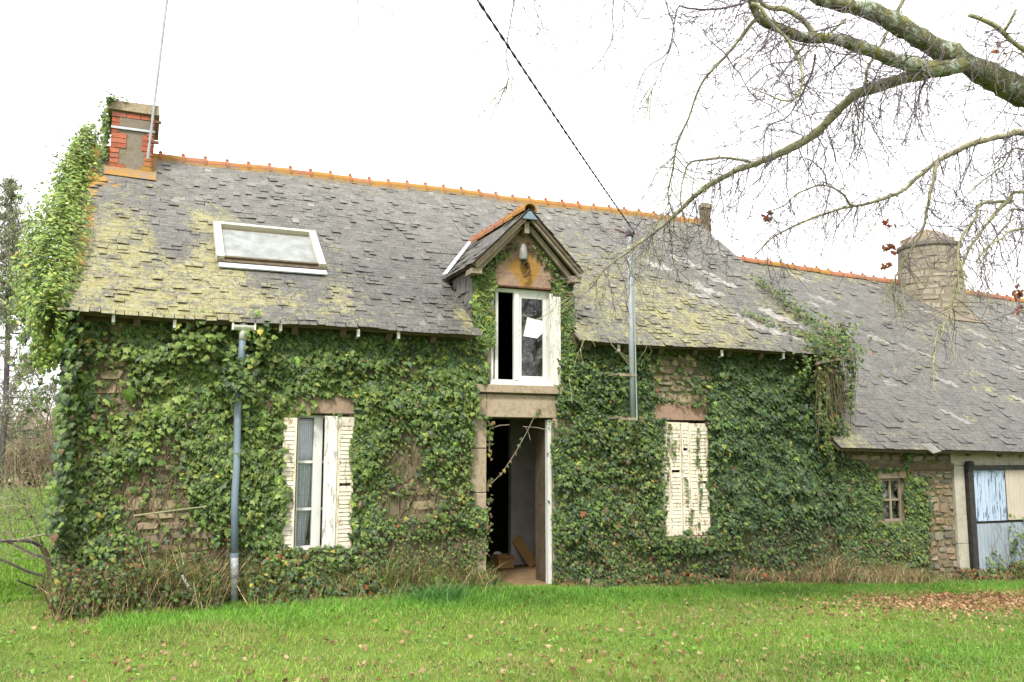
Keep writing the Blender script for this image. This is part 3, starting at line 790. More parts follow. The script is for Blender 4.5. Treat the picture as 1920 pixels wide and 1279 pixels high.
g = MB(); g.beam((1.60, 1.90, -.01), (1.56, 1.93, .75), .10, .012, (0, 1, 0)); g.beam((1.54, 1.88, -.01), (1.60, 1.92, .45), .06, .012, (0, 1, 0))
tag(g.build('hanging_rag', M['plaster']), 'pale rag hanging low on the post inside the doorway', 'rag')

# ================================================================ SKYLIGHT
sk = link('skylight', None, cot)
SX0, SX1, SS0, SS1 = -3.20, -1.88, 1.34, 2.46
def rbox(x0, x1, s0, s1, o0, o1): 
    return [RP(x, s, o) for o in (o0, o1) for x, s in ((x0, s0), (x1, s0), (x1, s1), (x0, s1))]
g = MB()
for q in ((SX0, SX0 + .09, SS0 + .09, SS1), (SX1 - .09, SX1, SS0 + .09, SS1), (SX0 + .09, SX1 - .09, SS1 - .06, SS1)): g.add(rbox(*q, -.01, .105), BOXF)
g.build('frame', M['skyframe'], sk)
g = MB(); g.add(rbox(SX0 + .085, SX1 - .085, SS0 + .10, SS0 + .14, .0, .088), BOXF); g.add(rbox(SX0 + .02, SX1 - .02, SS0 + .03, SS0 + .095, .0, .06), BOXF); g.build('bottom_bar', M['darkwood'], sk)
g = MB(); g.add(rbox(SX0 + .02, SX1 - .0, SS0 - .09, SS0 + .02, .034, .05), BOXF); g.build('apron_flashing', M['zinc'], sk)
g = MB(); g.add(rbox(SX0 + .02, SX1 - .02, SS1 + .002, SS1 + .05, .02, .085), BOXF); g.build('top_flashing', M['pvcg'], sk)
g = MB(); g.add(rbox(SX0 + .09, SX1 - .09, SS0 + .14, SS1 - .13, .05, .056), BOXF)
def milky():
    t = NT('grimy_skylight_glass', .35, .5)
    c = t.ramp(t.noise(6, 8, .7), (.35, (.14, .145, .13)), (.65, (.25, .265, .255)))
    c = t.mix(t.step(t.noise(30, 7, .75), .57, .66), c, (.17, .16, .10)); t.color(c); return t.m
g.build('pane', milky(), sk)
g = MB(); g.add(rbox(SX0 + .09, SX1 - .09, SS1 - .13, SS1 - .06, .01, .045), BOXF); g.build('upper_rail', M['darkwood'], sk)
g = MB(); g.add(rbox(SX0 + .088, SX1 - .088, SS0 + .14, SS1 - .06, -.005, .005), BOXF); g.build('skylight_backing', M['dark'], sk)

# ================================================================ CHIMNEY
CX0, CX1, CY0, CY1, CZ0, CZ1 = -4.515, -3.96, 2.92, 3.92, 5.30, 6.40
core = MB(); core.box(CX0 + .012, CX1 - .012, CY0 + .012, CY1 - .012, 4.9, CZ1, org=0.0)
chim = core.build('chimney', M['mortar'], cot)
bh = .074; nr_ = int((CZ1 - 5.42) / bh)
def brick(x0, x1, y0, y1, z0, z1, og):
    v = boxv(x0, x1, y0, y1, z0, z1) + rng.uniform(-.003, .003, (8, 3))
    MB().add(v, BOXF, org=og).build('brick', M['brick'], chim)
# which courses run how far in from each corner: the render panel between them is a ragged cross
lw = [.20, .20, .20, .11, .11, .11, .20, .20, .20, .10, .10, .12, .24]
for k in range(nr_):
    z0 = 5.42 + k * bh; z1 = z0 + bh - .011
    og = max(0, .5 - k * .14) + rng.uniform(0, .08)
    a = lw[k % len(lw)]
    if k == nr_ - 1: 
        for q in range(3): brick(CX0 + q * .187, CX0 + q * .187 + .178, CY0 - .012, CY0 + .09, z0, z1, og)
    else:
        ogr = og + (.25 if k < 5 else 0)
        if a > .15: brick(CX0, CX0 + a, CY0, CY0 + .09, z0, z1, og)
        else: brick(CX0, CX0 + a, CY0, CY0 + .09, z0, z1, og)
        b = min(a, .15) if k not in (10, 11) else .03
        brick(CX1 - b, CX1, CY0, CY0 + .09, z0, z1, ogr)
    n_ = 5
    for q in range(n_):
        y0 = CY0 + .094 + q * .18 + (.09 if k % 2 else 0) - .05 * (k % 2)
        y1 = min(y0 + .17, CY1)
        if y1 - y0 > .04: brick(CX1 - .06, CX1 + .002, y0, y1, z0, z1, ogr if k < nr_ - 1 else og)
g = MB(); g.box(CX0 + .10, CX1 - .03, CY0 - .006, CY0 + .05, 6.175, 6.30, .004, org=0.0); g.build('plaster_patch', M['mortar'], chim)
g = MB(); g.box(CX0 + .06, CX1 - .03, CY0 + .014, CY0 + .05, 5.42, 6.13, .004, org=0.02); g.build('render_panel', M['mortar'], chim)
g = MB(); g.box(CX0 - .05, CX1 + .06, CY0 - .06, CY1 + .05, CZ1, CZ1 + .12, .014, org=0.12); g.build('cap', M['granite'], chim)
g = MB(); g.box(CX0 - .006, CX1 + .008, CY0 - .02, CY0 - .008, 6.135, 6.168); g.box(CX1 + .008, CX1 + .014, CY0 - .02, CY1, 6.135, 6.168); g.build('steel_band', M['zinc'], chim)
g = MB()                                                        # flared mortar skirt, thick with orange lichen
def skirt(x0, x1, s0, y1, zt, out):
    b = [RP(x0 - out, s0, .03), RP(x1 + out, s0, .03), RP(x1 + out, RL - .1, .03), RP(x0 - out, RL - .1, .03)]
    t = [(x0 - .012, CY0 - .015, zt), (x1 + .012, CY0 - .015, zt), (x1 + .012, y1, zt + .22), (x0 - .012, y1, zt + .22)]
    g.add(np.array(b + [np.array(q) for q in t]), BOXF, org=.36)
skirt(CX0, CX1, 3.80, 3.45, 5.46, .06)
g.build('mortar_skirt', M['mortar'], chim)
g = MB(); g.box(HX0 + .02, CX0 - .02, 3.2, 3.7, 5.72, 5.92, .02, org=.5); g.build('ridge_end_mortar', M['mortar'], chim)

# aerial mast strapped to the chimney
am = thing('aerial_mast', 'tall thin grey aerial mast strapped to the brick chimney', 'mast', (-4.02, 2.84, 5.8))
mt = lambda z: (-4.02 + (z - 5.83) * .0606, 2.84, z)
MB().tube([mt(5.72), mt(6.7), mt(8.3), mt(9.6)], .019, 8).build('pole', M['galv'], am)
for z in (5.98, 6.28): 
    p = mt(z); MB().box(p[0] - .03, p[0] + .12, p[1] - .012, p[1] + .03, z - .018, z + .018).build('clamp', M['iron'], am)
g = MB(); g.tube([mt(9.45), (mt(9.45)[0] + .6, 2.2, 9.45)], .012, 6); g.tube([mt(9.45), (mt(9.45)[0] - .5, 3.3, 9.45)], .012, 6)
for t in np.linspace(-.9, .95, 9):
    c = np.array(mt(9.45)) + np.array([.6, -.64, 0]) * t; g.tube([c + (-.16, -.15, 0), c + (.16, .15, 0)], .005, 5)
g.build('aerial', M['galv'], am)
g = MB(); pts = [RP(x, s, .05) for x, s in ((-3.95, 4.25), (-3.75, 4.0), (-3.55, 3.75), (-3.35, 3.45), (-3.2, 3.2), (-3.12, 3.0))]
g.tube(pts, .0045, 5); tag(g.build('loose_cable', M['oldwood']), 'thin pale cable running down the slates below the chimney', 'cable')

# downpipe, service pole, cable, white rod
dp = thing('downpipe', 'grey plastic downpipe with white gutter stub left of the shuttered window', 'downpipe', (-2.94, -.2, 0))
MB().tube([(-2.965, -.24, 3.02), (-2.97, -.235, 2.84)], .043, 12).build('outlet', M['pvcw'], dp, smooth=True)
g = MB(); half_round(g, (-3.09, -.25, 3.0), (-2.85, -.25, 3.0), .062, .006, 8, 1.5, up=(0, 0, -1)); g.box(-3.095, -3.075, -.31, -.19, 2.94, 3.03); g.box(-2.862, -2.842, -.31, -.19, 2.945, 3.03); g.build('gutter_stub', M['pvcw'], dp)
MB().tube([(-2.97, -.235, 2.87), (-2.975, -.225, 2.65), (-2.985, -.16, 2.45), (-2.985, -.13, 2.3)], .038, 12).build('upper_pipe', M['pvcg'], dp, smooth=True)
MB().tube([(-2.985, -.13, 2.32), (-2.985, -.14, 2.1), (-2.975, -.15, 1.5), (-2.985, -.19, 1.1), (-2.965, -.19, .5)], .039, 12).build('pipe', M['pvcg'], dp, smooth=True)
MB().tube([(-2.965, -.19, .52), (-2.955, -.2, .2), (-2.945, -.2, -.06)], .041, 12).build('lower_pipe', M['galv'], dp, smooth=True)
for z, x, y in ((.52, -2.965, -.19), (1.62, -2.975, -.15), (.30, -2.957, -.197)): MB().tube([(x, y, z - .02), (x, y, z + .02)], .046, 12).build('collar', M['pvcg'], dp)

sp_ = thing('service_pole', 'galvanised pole rising past the eaves right of the dormer with a cable at its top', 'pole', (1.845, -.42, 2.0))
MB().tube([(1.85, -.42, 2.0), (1.846, -.42, 3.2), (1.84, -.42, 4.42)], .036, 12).build('pole', M['galv'], sp_, smooth=True)
for z in (2.04, 2.60):
    g = MB(); g.beam((1.68, .0, z + .02), (1.69, -.40, z + .02), .025, .025); g.box(1.64, 1.89, -.462, -.448, z - .016, z + .016); g.build('bracket', M['oldwood'], sp_)
MB().tube([(1.885, -.46, 2.02), (1.88, -.46, 3.0), (1.87, -.465, 4.0), (1.875, -.46, 4.4)], .009, 6).build('conduit', M['galv'], sp_)
MB().lathe([(.03, 0), (.05, .02), (.05, .06), (.02, .09)], (1.84, -.42, 4.42), 10).build('pole_cap', M['black'], sp_)
g = MB(); g.tube([(1.62, -.43, 4.50), (1.8, -.42, 4.47), (1.93, -.42, 4.47)], .012, 6); g.build('cross_arm', M['iron'], sp_)
# twisted overhead line from the pole top out over the lawn
A_ = np.array([1.90, -.44, 4.50]); B_ = np.array([-2.06, -5.10, 4.60]); E_ = B_ + (B_ - A_) * 2.2 + np.array([0, 0, .55])
u = np.linspace(0, 1, 420)[:, None]; 
line = A_ + (E_ - A_) * u
zb = np.interp(u[:, 0], [0, .31, 1], [4.50, 4.60, E_[2]]) 
cu = np.polyfit([0, .3125, 1], [4.50, 4.60, E_[2]], 2); line[:, 2] = np.polyval(cu, u[:, 0])
oc = thing('overhead_cable', 'black twisted overhead cable crossing the white sky to the service pole', 'cable', tuple(A_))
for ph in (0, math.pi):
    tw = np.stack([np.cos(u[:, 0] * 420 + ph) * .004, np.cos(u[:, 0] * 420 + ph) * -.004, np.sin(u[:, 0] * 420 + ph) * .006], 1)
    MB().tube(line + tw, .0058, 5).build('strand', M['black'], oc)
MB().tube([A_, A_ + (-.02, .01, -.1), A_ + (-.03, .02, -.3), (1.875, -.46, 4.1)], .012, 6).build('cable_tail', M['black'], oc)
tag(MB().tube([(-3.50, -.42, .36), (-3.42, -.43, .22), (-3.31, -.46, .03)], [.014, .016, .016], 7).build('white_rod', M['pvcw']), 'short white rod lying slantwise in the dry grass under the left wall', 'rod')
# ================================================================ BARN
BX0, BX1 = 5.30, 16.6
def bz0(x): return 1.70 - .0133 * (x - 5.3)
def bz1(x): return 5.61 - .036 * (x - 7.59)
BYE, BYR = -.35, 4.62
BL = math.hypot(BYR - BYE, 3.9); BSA = 3.9 / BL; BCA = (BYR - BYE) / BL
def RB(x, s, o=0.0):
    x = np.asarray(x, float); s = np.asarray(s, float); f = s / BL
    sag = -.05 * np.sin(np.pi * np.clip(f, 0, 1)) * np.sin((x - 5) * .55) + .03 * (fnoise(x * .8, s * .8, 41) - .5)
    o = o + sag
    return np.stack(np.broadcast_arrays(x, BYE + f * (BYR - BYE) - o * BSA, bz0(x) + f * (bz1(x) - bz0(x)) + o * BCA), -1)
barn = thing('stone_barn', 'low stone barn with long slate roof and corrugated metal door, joined to the cottage', 'barn', (BX0, 0, -.3))
WB = (6.37, 6.78, .60, 1.23); DB = (8.06, 10.6, -.9, 1.42)
g = MB(); wall_open(g, HX1 + .004, BX1, -.8, 1.76, 0, .42, [WB, DB]); bwall = g.build('front_wall', M['wall'], barn)
MB().box(BX1 - .4, BX1, .425, 9.4, -.8, 1.6).build('end_wall', M['wall'], barn)
g = MB(); g.prism([(.425, 1.6), (9.4, 1.6), (4.62, 5.1)], 'x', BX1 - .4, BX1); g.build('gable_wall', M['wall'], barn)
MB().box(HX1 + .004, BX1, 9.42, 9.8, -.8, 1.7).build('rear_wall', M['wall'], barn)
MB().box(HX1 + .004, BX1 - .41, .425, 9.4, -.8, -.34).build('floor', M['earth'], barn)
g = MB(); xs = np.linspace(BX0, BX1 + .05, 8)
deck_grid(g, RB, BX0, BX1 + .05, 0, BL, 24, 14)
broof = g.build('roof', M['darkwood'], barn)
g = MB(); g.add([(BX0, 9.7, 1.6), (BX1, 9.7, 1.6), (BX1, 4.63, bz1(BX1) - .06), (BX0, 4.63, bz1(BX0) - .06), (BX0, 9.7, 1.68), (BX1, 9.7, 1.68), (BX1, 4.63, bz1(BX1) + .0), (BX0, 4.63, bz1(BX0) + .0)], BOXF, tone=1., lich=.1, org=0.); g.build('back_slope', M['slate'], broof)
V, cs, x4, s4 = slate_field(RB, BX0 - .02, BX1, BL - .02, .09, .13, .2, .004, .003, .004, .07)
x, s = cs.T; n = len(x)
tone = (.86 + .28 * (s / BL) + .2 * (fnoise(x, s, 51) - .5)) * rng.normal(1, .09, n).clip(.6, 1.5)
for _ in range(58):
    cx_, cs_ = rng.uniform(5.8, 14.5), rng.uniform(.8, BL - .4)
    q = (np.abs((x - cx_) + (s - cs_) * .75) < .10) & (np.abs(s - cs_) < rng.choice([.06, .1, .16, .2]))
    tone[q] = rng.uniform(1.7, 2.5)
lich = np.full(n, .22) + .25 * (fnoise(x * .7, s * .7, 52) - .5) + .85 * gauss(x, 5.62, .26) * gauss(s, .55, .55) + .35 * gauss(s, BL, .7) + .25 * gauss(x, 11.8, 1.2) * gauss(s, 4.3, 1)
for _ in range(14):
    cx_, cs_ = rng.uniform(5.8, 12), rng.uniform(.5, BL - 1)
    lich += .6 * gauss(x, cx_, .14) * gauss(s, cs_, .12)
org = .3 * gauss(x, 12.2, .8) * gauss(s, 4.35, .25)
keep = np.ones(n, bool); keep &= ~((s < .13) & (np.abs(x - 7.05) < .12))
place_slates(V, keep, tone, np.clip(lich, 0, 1), np.clip(org, 0, .8), broof, 300, visible=(x > 5.4))
g = MB(); v = np.array([RB(xx, ss, oo) for oo in (.0, .012) for xx, ss in ((6.98, -.12), (7.2, -.06), (7.17, .14), (6.93, .12))]); g.add(v, BOXF, tone=1.7, lich=.1, org=0.); g.build('slipped_slate', M['slate'], broof)
pts = [RB(xx, BL, 0) + np.array([0, 0, -.03]) for xx in np.linspace(5.6, BX1, 20)]
ridge_tiles(broof, pts, 34, .10, lambda k: float(np.clip(.36 + rng.uniform(-.2, .22) - (.3 if 13 <= k < 19 else 0), 0, .6)))
for xr in np.arange(5.9, 16.4, .7): MB().beam(RB(xr, .06, -.13), RB(xr, .5, -.13), .07, .09).build('rafter_end', M['darkwood'], barn)

# round stone chimney on the barn ridge
M['chimstone'] = stone_mat('chimney_stone', [(.23, .205, .15), (.29, .26, .20), (.19, .17, .13), (.31, .28, .22)], .5, 1)
BC = np.array([12.28, 4.15, 4.22]); rb = .70
g = MB(); g.lathe([(.78, 0), (.74, .6), (.68, 1.2), (.63, 1.93)], BC, 20, org=0.); bch = g.build('chimney', M['mortar'], barn)
for k in range(13):
    z = .12 + k * .14; rr = np.interp(z, [0, .6, 1.2, 1.93], [.78, .74, .68, .63])
    a = rng.uniform(0, .4)
    while a < 2 * np.pi - .15:
        da = rng.uniform(.2, .5); h = .125 * rng.uniform(.55, 1.2); a1 = min(a + da, 2 * np.pi)
        if math.sin((a + a1) / 2) < .35:
            an = np.array([a + .02, (a + a1) / 2, a1 - .02]); pr = rng.uniform(-.004, .014); z_, z = z, z + rng.uniform(-.035, .035)
            P0 = [(BC[0] + (rr - .03) * math.cos(t), BC[1] + (rr - .03) * math.sin(t), BC[2] + z + dz) for dz in (0, h) for t in an]
            P1 = [(BC[0] + (rr + pr) * math.cos(t), BC[1] + (rr + pr) * math.sin(t), BC[2] + z + dz) for dz in (.012, h - .012) for t in (an * .9 + an.mean() * .1)]
            F = [[6, 7, 10, 9], [7, 8, 11, 10], [0, 1, 7, 6], [1, 2, 8, 7], [4, 3, 9, 10], [5, 4, 10, 11], [3, 0, 6, 9], [2, 5, 11, 8]]
            link('stone', np_mesh('stone', P0 + P1, np.array(F), M['chimstone'], dict(org=np.full(12, rng.uniform(-.05, .24)))), bch); z = z_
        a = a1
g = MB(); g.lathe([(.65, 0), (.67, .03), (.66, .09), (.54, .13)], BC + (0, 0, 1.93), 20, org=.15); g.build('rim_slabs', M['barnstone'], bch)
g = MB(); g.lathe([(.56, 0), (.52, .10), (.38, .22), (.18, .29)], BC + (0, 0, 2.03), 16, org=.12); g.build('mossy_cap', M['mortar'], bch)
for k in range(26):
    a = rng.uniform(0, 6.28); r_ = rng.uniform(.0, .50); z = 2.06 + .27 * (1 - r_ / .55) + rng.uniform(-.02, .02)
    c = BC + np.array([r_ * math.cos(a), r_ * math.sin(a), z]); h = rng.uniform(.04, .09)
    v = boxv(-1, 1, -1, 1, -1, 1) * np.array([rng.uniform(.07, .15), rng.uniform(.07, .13), h]) * rng.uniform(.75, 1.1, (8, 3))
    MB().add(v + c, BOXF, org=rng.uniform(-.1, .3)).build('capstone', M['granite'], bch)
g = MB(); g.prism([(BC[0] - .95, 3.2), (BC[0] + .95, 3.2), (BC[0] + .75, 4.1), (BC[0] - .75, 4.1)], 'z', 4.2, 4.42); 
for q in (0,): pass
v = np.array([RB(xx, ss, oo) for oo in (-.05, .035) for xx, ss in ((BC[0] - .45, 4.55), (BC[0] + .5, 4.55), (BC[0] + .8, BL - .5), (BC[0] - .8, BL - .5))])
MB().add(v, BOXF, org=.1).build('mortar_skirt', M['mortar'], bch)

# dressings, exposed rubble, beams
rubble(bwall, 'barnstone', 7.25, 7.835, -.32, 1.34, .11, .19, -.01, .02)
rubble(bwall, 'barnstone', 5.75, 7.80, 1.475, 1.74, .13, .26, -.01, .02)
rubble(bwall, 'barnstone', 6.85, 7.25, .6, 1.34, .12, .18, -.01, .02)
for z0, z1 in ((-.42, .22), (.225, .66), (.665, 1.415)):
    MB().box(7.84, 8.055, -.045, .1, z0, z1, .003).build('concrete_post', M['concrete'], barn)
MB().box(7.80, 10.9, -.04, .1, 1.425, 1.665, .003).build('concrete_lintel', M['concrete'], barn)
MB().box(5.95, 7.83, -.06, .02, 1.365, 1.46, .006).build('timber_beam', M['darkwood'], barn)
MB().box(6.24, 6.90, -.05, .05, 1.235, 1.36, .006).build('window_lintel', M['oldwood'], barn)
MB().box(6.255, 6.365, -.03, .05, .62, 1.23, .006).build('window_jamb', M['oldwood'], barn)
W = frame(6.37, 6.78, .60, 1.23, .02, .07, .032, barn, 'oldwood', 'barn_window')
g = MB(); g.box(6.562, 6.592, .025, .065, .632, 1.198); g.box(6.402, 6.562, .027, .063, .90, .93); g.box(6.592, 6.748, .027, .063, .90, .93); g.build('glazing_bar', M['oldwood'], W)
for xa, xb in ((6.402, 6.562), (6.592, 6.748)):
    for za, zb in ((.632, .90), (.93, 1.198)): pane(xa, xb, za, zb, .05, W, 'dirtyglass')
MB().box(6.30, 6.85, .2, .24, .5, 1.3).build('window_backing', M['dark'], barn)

# corrugated sliding door
def corr(x0, x1, z0, z1, y, mat, parent, name, pitch=.076, amp=.011):
    n = int((x1 - x0) / pitch * 6) + 1; X = np.linspace(x0, x1, n); Y = y + amp * np.sin(X / pitch * 2 * np.pi)
    zt = z1 + np.where(rng.random(n) < .3, rng.uniform(-.006, .006, n), 0)
    V = np.concatenate([np.stack([X, Y, np.full(n, z0)], 1), np.stack([X, Y, zt], 1), np.stack([X, Y + .004, np.full(n, z0)], 1), np.stack([X, Y + .004, zt], 1)])
    i = np.arange(n - 1)
    F = np.concatenate([np.stack([i, i + 1, n + i + 1, n + i], 1), np.stack([2 * n + i + 1, 2 * n + i, 3 * n + i, 3 * n + i + 1], 1), np.stack([n + i, n + i + 1, 3 * n + i + 1, 3 * n + i], 1)])
    return link(name, np_mesh(name, V, F, M[mat]), parent)
bd_ = link('sliding_door', None, barn)
corr(8.20, 8.91, .555, 1.345, -.09, 'bluetin', bd_, 'upper_sheet')
corr(8.88, 10.42, .56, 1.35, -.103, 'beigetin', bd_, 'upper_sheet')
corr(8.21, 9.35, -.42, .515, -.085, 'lowtin', bd_, 'lower_sheet'); corr(9.32, 10.42, -.42, .515, -.097, 'lowtin', bd_, 'lower_sheet')
g = MB(); g.box(8.20, 10.4, -.065, -.03, .50, .57); g.box(8.20, 8.26, -.064, -.031, -.42, .5); g.box(8.20, 8.26, -.064, -.031, .57, 1.34); g.build('door_brace', M['rail'], bd_)
g = MB(); g.box(8.06, 10.9, -.13, -.05, 1.352, 1.42); g.build('door_rail', M['rail'], barn)
g = MB(); g.box(8.075, 8.185, -.11, .0, -.42, 1.35); g.build('door_stop', M['rail'], barn)
MB().lathe([(.0, -.01), (.07, -.01), (.075, .03), (.055, .075), (.0, .085)], (8.13, -.10, 1.41), 10).build('rail_cap', M['rail'], barn)
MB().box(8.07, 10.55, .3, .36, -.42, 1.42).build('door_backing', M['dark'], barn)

# weathered post standing behind the cottage
wp = thing('timber_post', 'weathered square timber post standing up behind the right end of the cottage ridge', 'post', (9.39, 8.5, -.3))
g = MB(); g.box(9.28, 9.49, 8.4, 8.6, -.5, 8.03, .01, org=.2); g.build('shaft', M['stem'], wp)
MB().box(9.26, 9.51, 8.38, 8.62, 7.93, 8.05, .01).build('top_block', M['oldwood'], wp)

# ================================================================ IVY
LO = np.array([(0, 0), (.26, -.14), (.50, .10), (.31, .30), (.36, .56), (.13, .62), (0, 1.0), (-.13, .62), (-.36, .56), (-.31, .30), (-.50, .10), (-.26, -.14)])
LV = np.concatenate([[(0, .33, .05)], np.column_stack([LO, -.16 * np.abs(LO[:, 0]) - .10 * (LO[:, 1] - .3) ** 2])])
LF = np.array([[0, i + 1, (i + 1) % 12 + 1] for i in range(12)])
SO = np.array([(0, 0), (.34, .25), (.26, .62), (0, 1.0), (-.26, .62), (-.34, .25)])          # simple oval leaf
SV = np.concatenate([[(0, .45, .06)], np.column_stack([SO, -.2 * np.abs(SO[:, 0]) - .1 * SO[:, 1] ** 2])])
SF = np.array([[0, i + 1, (i + 1) % 6 + 1] for i in range(6)])
def frames(N, T):
    N = norm(N); T = norm(T - N * (T * N).sum(1, keepdims=True)); U = np.cross(T, N); return U, T, N
def leaf_geo(P, N, T, S, TV, TF):
    U, T, N = frames(N, T); n = len(P); S = np.asarray(S)[:, None, None]
    cz = rng.uniform(.4, 2.2, n)[:, None, None]
    V = P[:, None, :] + S * (U[:, None, :] * TV[None, :, 0:1] + T[:, None, :] * (TV[None, :, 1:2] - .3) + N[:, None, :] * TV[None, :, 2:3] * cz)
    F = (TF[None] + (np.arange(n) * len(TV))[:, None, None]).reshape(-1, 3)
    return V.reshape(-1, 3), F
LEAFM = {}
def single_leaf_mesh(col, TV, TF, mat):
    q = tuple(np.round(np.log(np.maximum(col, .004)) * 4).astype(int)) + (len(TV), mat.name)
    if q not in LEAFM:
        v = TV.copy(); v[:, 1] -= .3; v[:, 2] *= rng.uniform(.6, 1.9)
        LEAFM[q] = np_mesh('leaf', v, TF, mat, dict(col=np.tile(np.exp(np.array(q[:3]) / 4), (len(TV), 1))))
    return LEAFM[q]
def leaves(root, P, N, T, S, Cc, n_single=300, TV=LV, TF=LF, mat='leaf', rest='foliage'):
    P, N, T, S, Cc = map(np.asarray, (P, N, T, S, Cc))
    d = np.linalg.norm(P - CAMP, axis=1) / S ** 1.0
    # the ones that show largest and lie outermost stand alone as leaves
    o = np.argsort(d + rng.uniform(0, 12, len(d))); one, rs = o[:n_single], o[n_single:]
    U, T2, N2 = frames(N, T)
    for k in one:
        mw = Matrix((( *(),) + (U[k, i] * S[k], T2[k, i] * S[k], N2[k, i] * S[k], P[k, i]) for i in range(3))).to_4x4() if False else Matrix([[U[k, i] * S[k], T2[k, i] * S[k], N2[k, i] * S[k], P[k, i]] for i in range(3)] + [[0, 0, 0, 1]])
        link('leaf', single_leaf_mesh(Cc[k], TV, TF, M[mat]), root, mw)
    if len(rs):
        V, F = leaf_geo(P[rs], N[rs], T[rs], S[rs], TV, TF)
        link(rest, np_mesh(rest, V, F, M[mat], dict(col=np.repeat(Cc[rs], len(TV), 0))), root, kind='stuff')

LIGHT, MID, DARK, BLUE, YEL, BRN, RED = [np.array(c) for c in ((.165, .225, .045), (.088, .138, .03), (.036, .066, .024), (.05, .086, .05), (.33, .29, .05), (.16, .10, .05), (.26, .085, .035))]
def wallcols(n, wts, jit=.22):
    pal = np.stack([LIGHT, MID, DARK, BLUE, YEL, BRN, RED]); w = np.asarray(wts, float)      # (n,7) or (7,)
    if w.ndim == 1: w = np.tile(w, (n, 1))
    w = w / w.sum(1, keepdims=True); k = (rng.random((n, 1)) > np.cumsum(w, 1)).sum(1).clip(0, 6)
    c = pal[k]
    k2 = rng.integers(0, 3, n); c = c * .75 + pal[k2] * .25 * np.where(k < 4, 1, 0)[:, None] + c * .25 * np.where(k < 4, 0, 1)[:, None]
    return (c * np.exp(rng.normal(0, jit, (n, 1))) * np.exp(rng.normal(0, .06, (n, 3)))).clip(.008, .6)
def ndir(n, base, spread):
    return norm(np.array(base, float)[None] + rng.normal(0, spread, (n, 3)))
HOLES = [(-2.44, -1.68, .55, 2.04), (-2.12, -1.70, 2.04, 2.26), (0, .87, -1, 2.06), (-.20, 0, .95, 2.06), (-.16, .92, 2.06, 2.46), (.045, .94, 2.40, 3.74),
         (2.52, 3.23, .54, 2.06), (2.42, 3.18, 2.06, 2.27), (-.02, .95, 3.72, 4.3), (6.30, 6.80, .58, 1.33)]
def in_holes(x, z, pad=0.0):
    j = (fnoise(x * 7, z * 7, 61) - .5) * .16 + pad
    m = np.zeros(len(x), bool)
    for a, b, c, d in HOLES: m |= (x > a - j) & (x < b + j) & (z > c - j) & (z < d + j)
    return m
def sample_wall(n, x0, x1, z0, z1, rho, size, wts, ydepth=.2, up=.62, spread=.48, y0=-.02):
    x = rng.uniform(x0, x1, n); z = rng.uniform(z0, z1, n)
    k = (rng.random(n) < rho(x, z)) & ~in_holes(x, z); x, z = x[k], z[k]; n = len(x)
    cl = .45 * fnoise(x * 1.7, z * 2.2, 71) + .55 * fnoise(x * 5, z * 6.5, 72)
    y = y0 - (.015 + ydepth * np.clip((3.12 - z) / .45, .12, 1) * np.clip((cl - .3) * 2.2, .04, 1) * rng.uniform(.15, 1, n))
    N = norm(np.stack([rng.normal(-.05, spread, n), -np.ones(n), up + rng.normal(0, spread, n)], 1))
    T = np.stack([rng.normal(0, .45, n), np.full(n, -.25), -np.ones(n)], 1)
    S = size(x, z) * np.exp(rng.normal(-.03, .33, n))
    return np.stack([x, y, z], 1), N, T, S, wallcols(n, wts(x, z))
one7 = lambda x: np.ones((len(x), 7))
def stems(root, items, r0=.007, mat='stem', name='stem'):
    Ps, Rs = [], []
    for (x, z, L, a, yb) in items:
        if any(h[0] - .04 < x < h[1] + .04 and h[2] - .04 < z < h[3] + .04 for h in HOLES): continue
        m = max(4, int(L / .12)); P = [(x, yb, z)]; ang = a
        for _ in range(m):
            ang += rng.normal(0, .22); ang = ang * .93 + a * .07
            qx, qz = P[-1][0] + math.sin(ang) * .12, P[-1][2] + math.cos(ang) * .12
            if qz > 3.1 or any(h[0] - .05 < v < h[1] + .05 and h[2] - .05 < w_ < h[3] + .05 for h in HOLES for v, w_ in ((qx, qz), ((qx + P[-1][0]) / 2, (qz + P[-1][2]) / 2))): break
            P.append((P[-1][0] + math.sin(ang) * .12, yb + rng.uniform(-.012, .008), P[-1][2] + math.cos(ang) * .12))
        if len(P) < 3: continue
        Ps.append(np.array(P)); Rs.append(np.linspace(r0, r0 * .35, len(P)) * rng.uniform(.6, 1.5))
    if not Ps: return
    V, F = tubes(Ps, Rs, 4)
    return link(name, np_mesh(name, V, F, M[mat]), root, kind='stuff')

# ---- left half of the front wall
iv = thing('ivy', 'bright green ivy covering the front wall left of the doorway, round the half-open shutters', 'ivy', (-2.6, -.1, 0))
def rho_l(x, z):
    r = np.ones_like(x)
    r -= .9 * (((x + 4.27) / .17) ** 2 + ((z - 2.35) / .34) ** 2 < 1)
    r -= .95 * gauss(x, -3.93, .34) * gauss(z, 1.15, .55)
    r -= .6 * gauss(x, -4.4, .22) * gauss(z, 1.5, .45)
    r -= .85 * gauss(x, -3.4, .4) * gauss(z, .75, .25)
    r -= .72 * gauss(x, -.75, .55) * gauss(z, .95, .6)
    r -= .55 * gauss(x, -.12, .14) * gauss(z, 2.7, .5) + .4 * gauss(x, -.3, .12) * gauss(z, 1.6, .4)
    r -= .4 * np.clip(1.3 - z, 0, 1) * (x < -2.6) + .3 * (z < .6) + .25 * (z > 3.0)
    r *= .08 + 1.05 * np.clip(fnoise(x * 1.9, z * 1.9, 81) * 2.6 - .68, 0, 1)
    return np.clip(r, .03, 1)
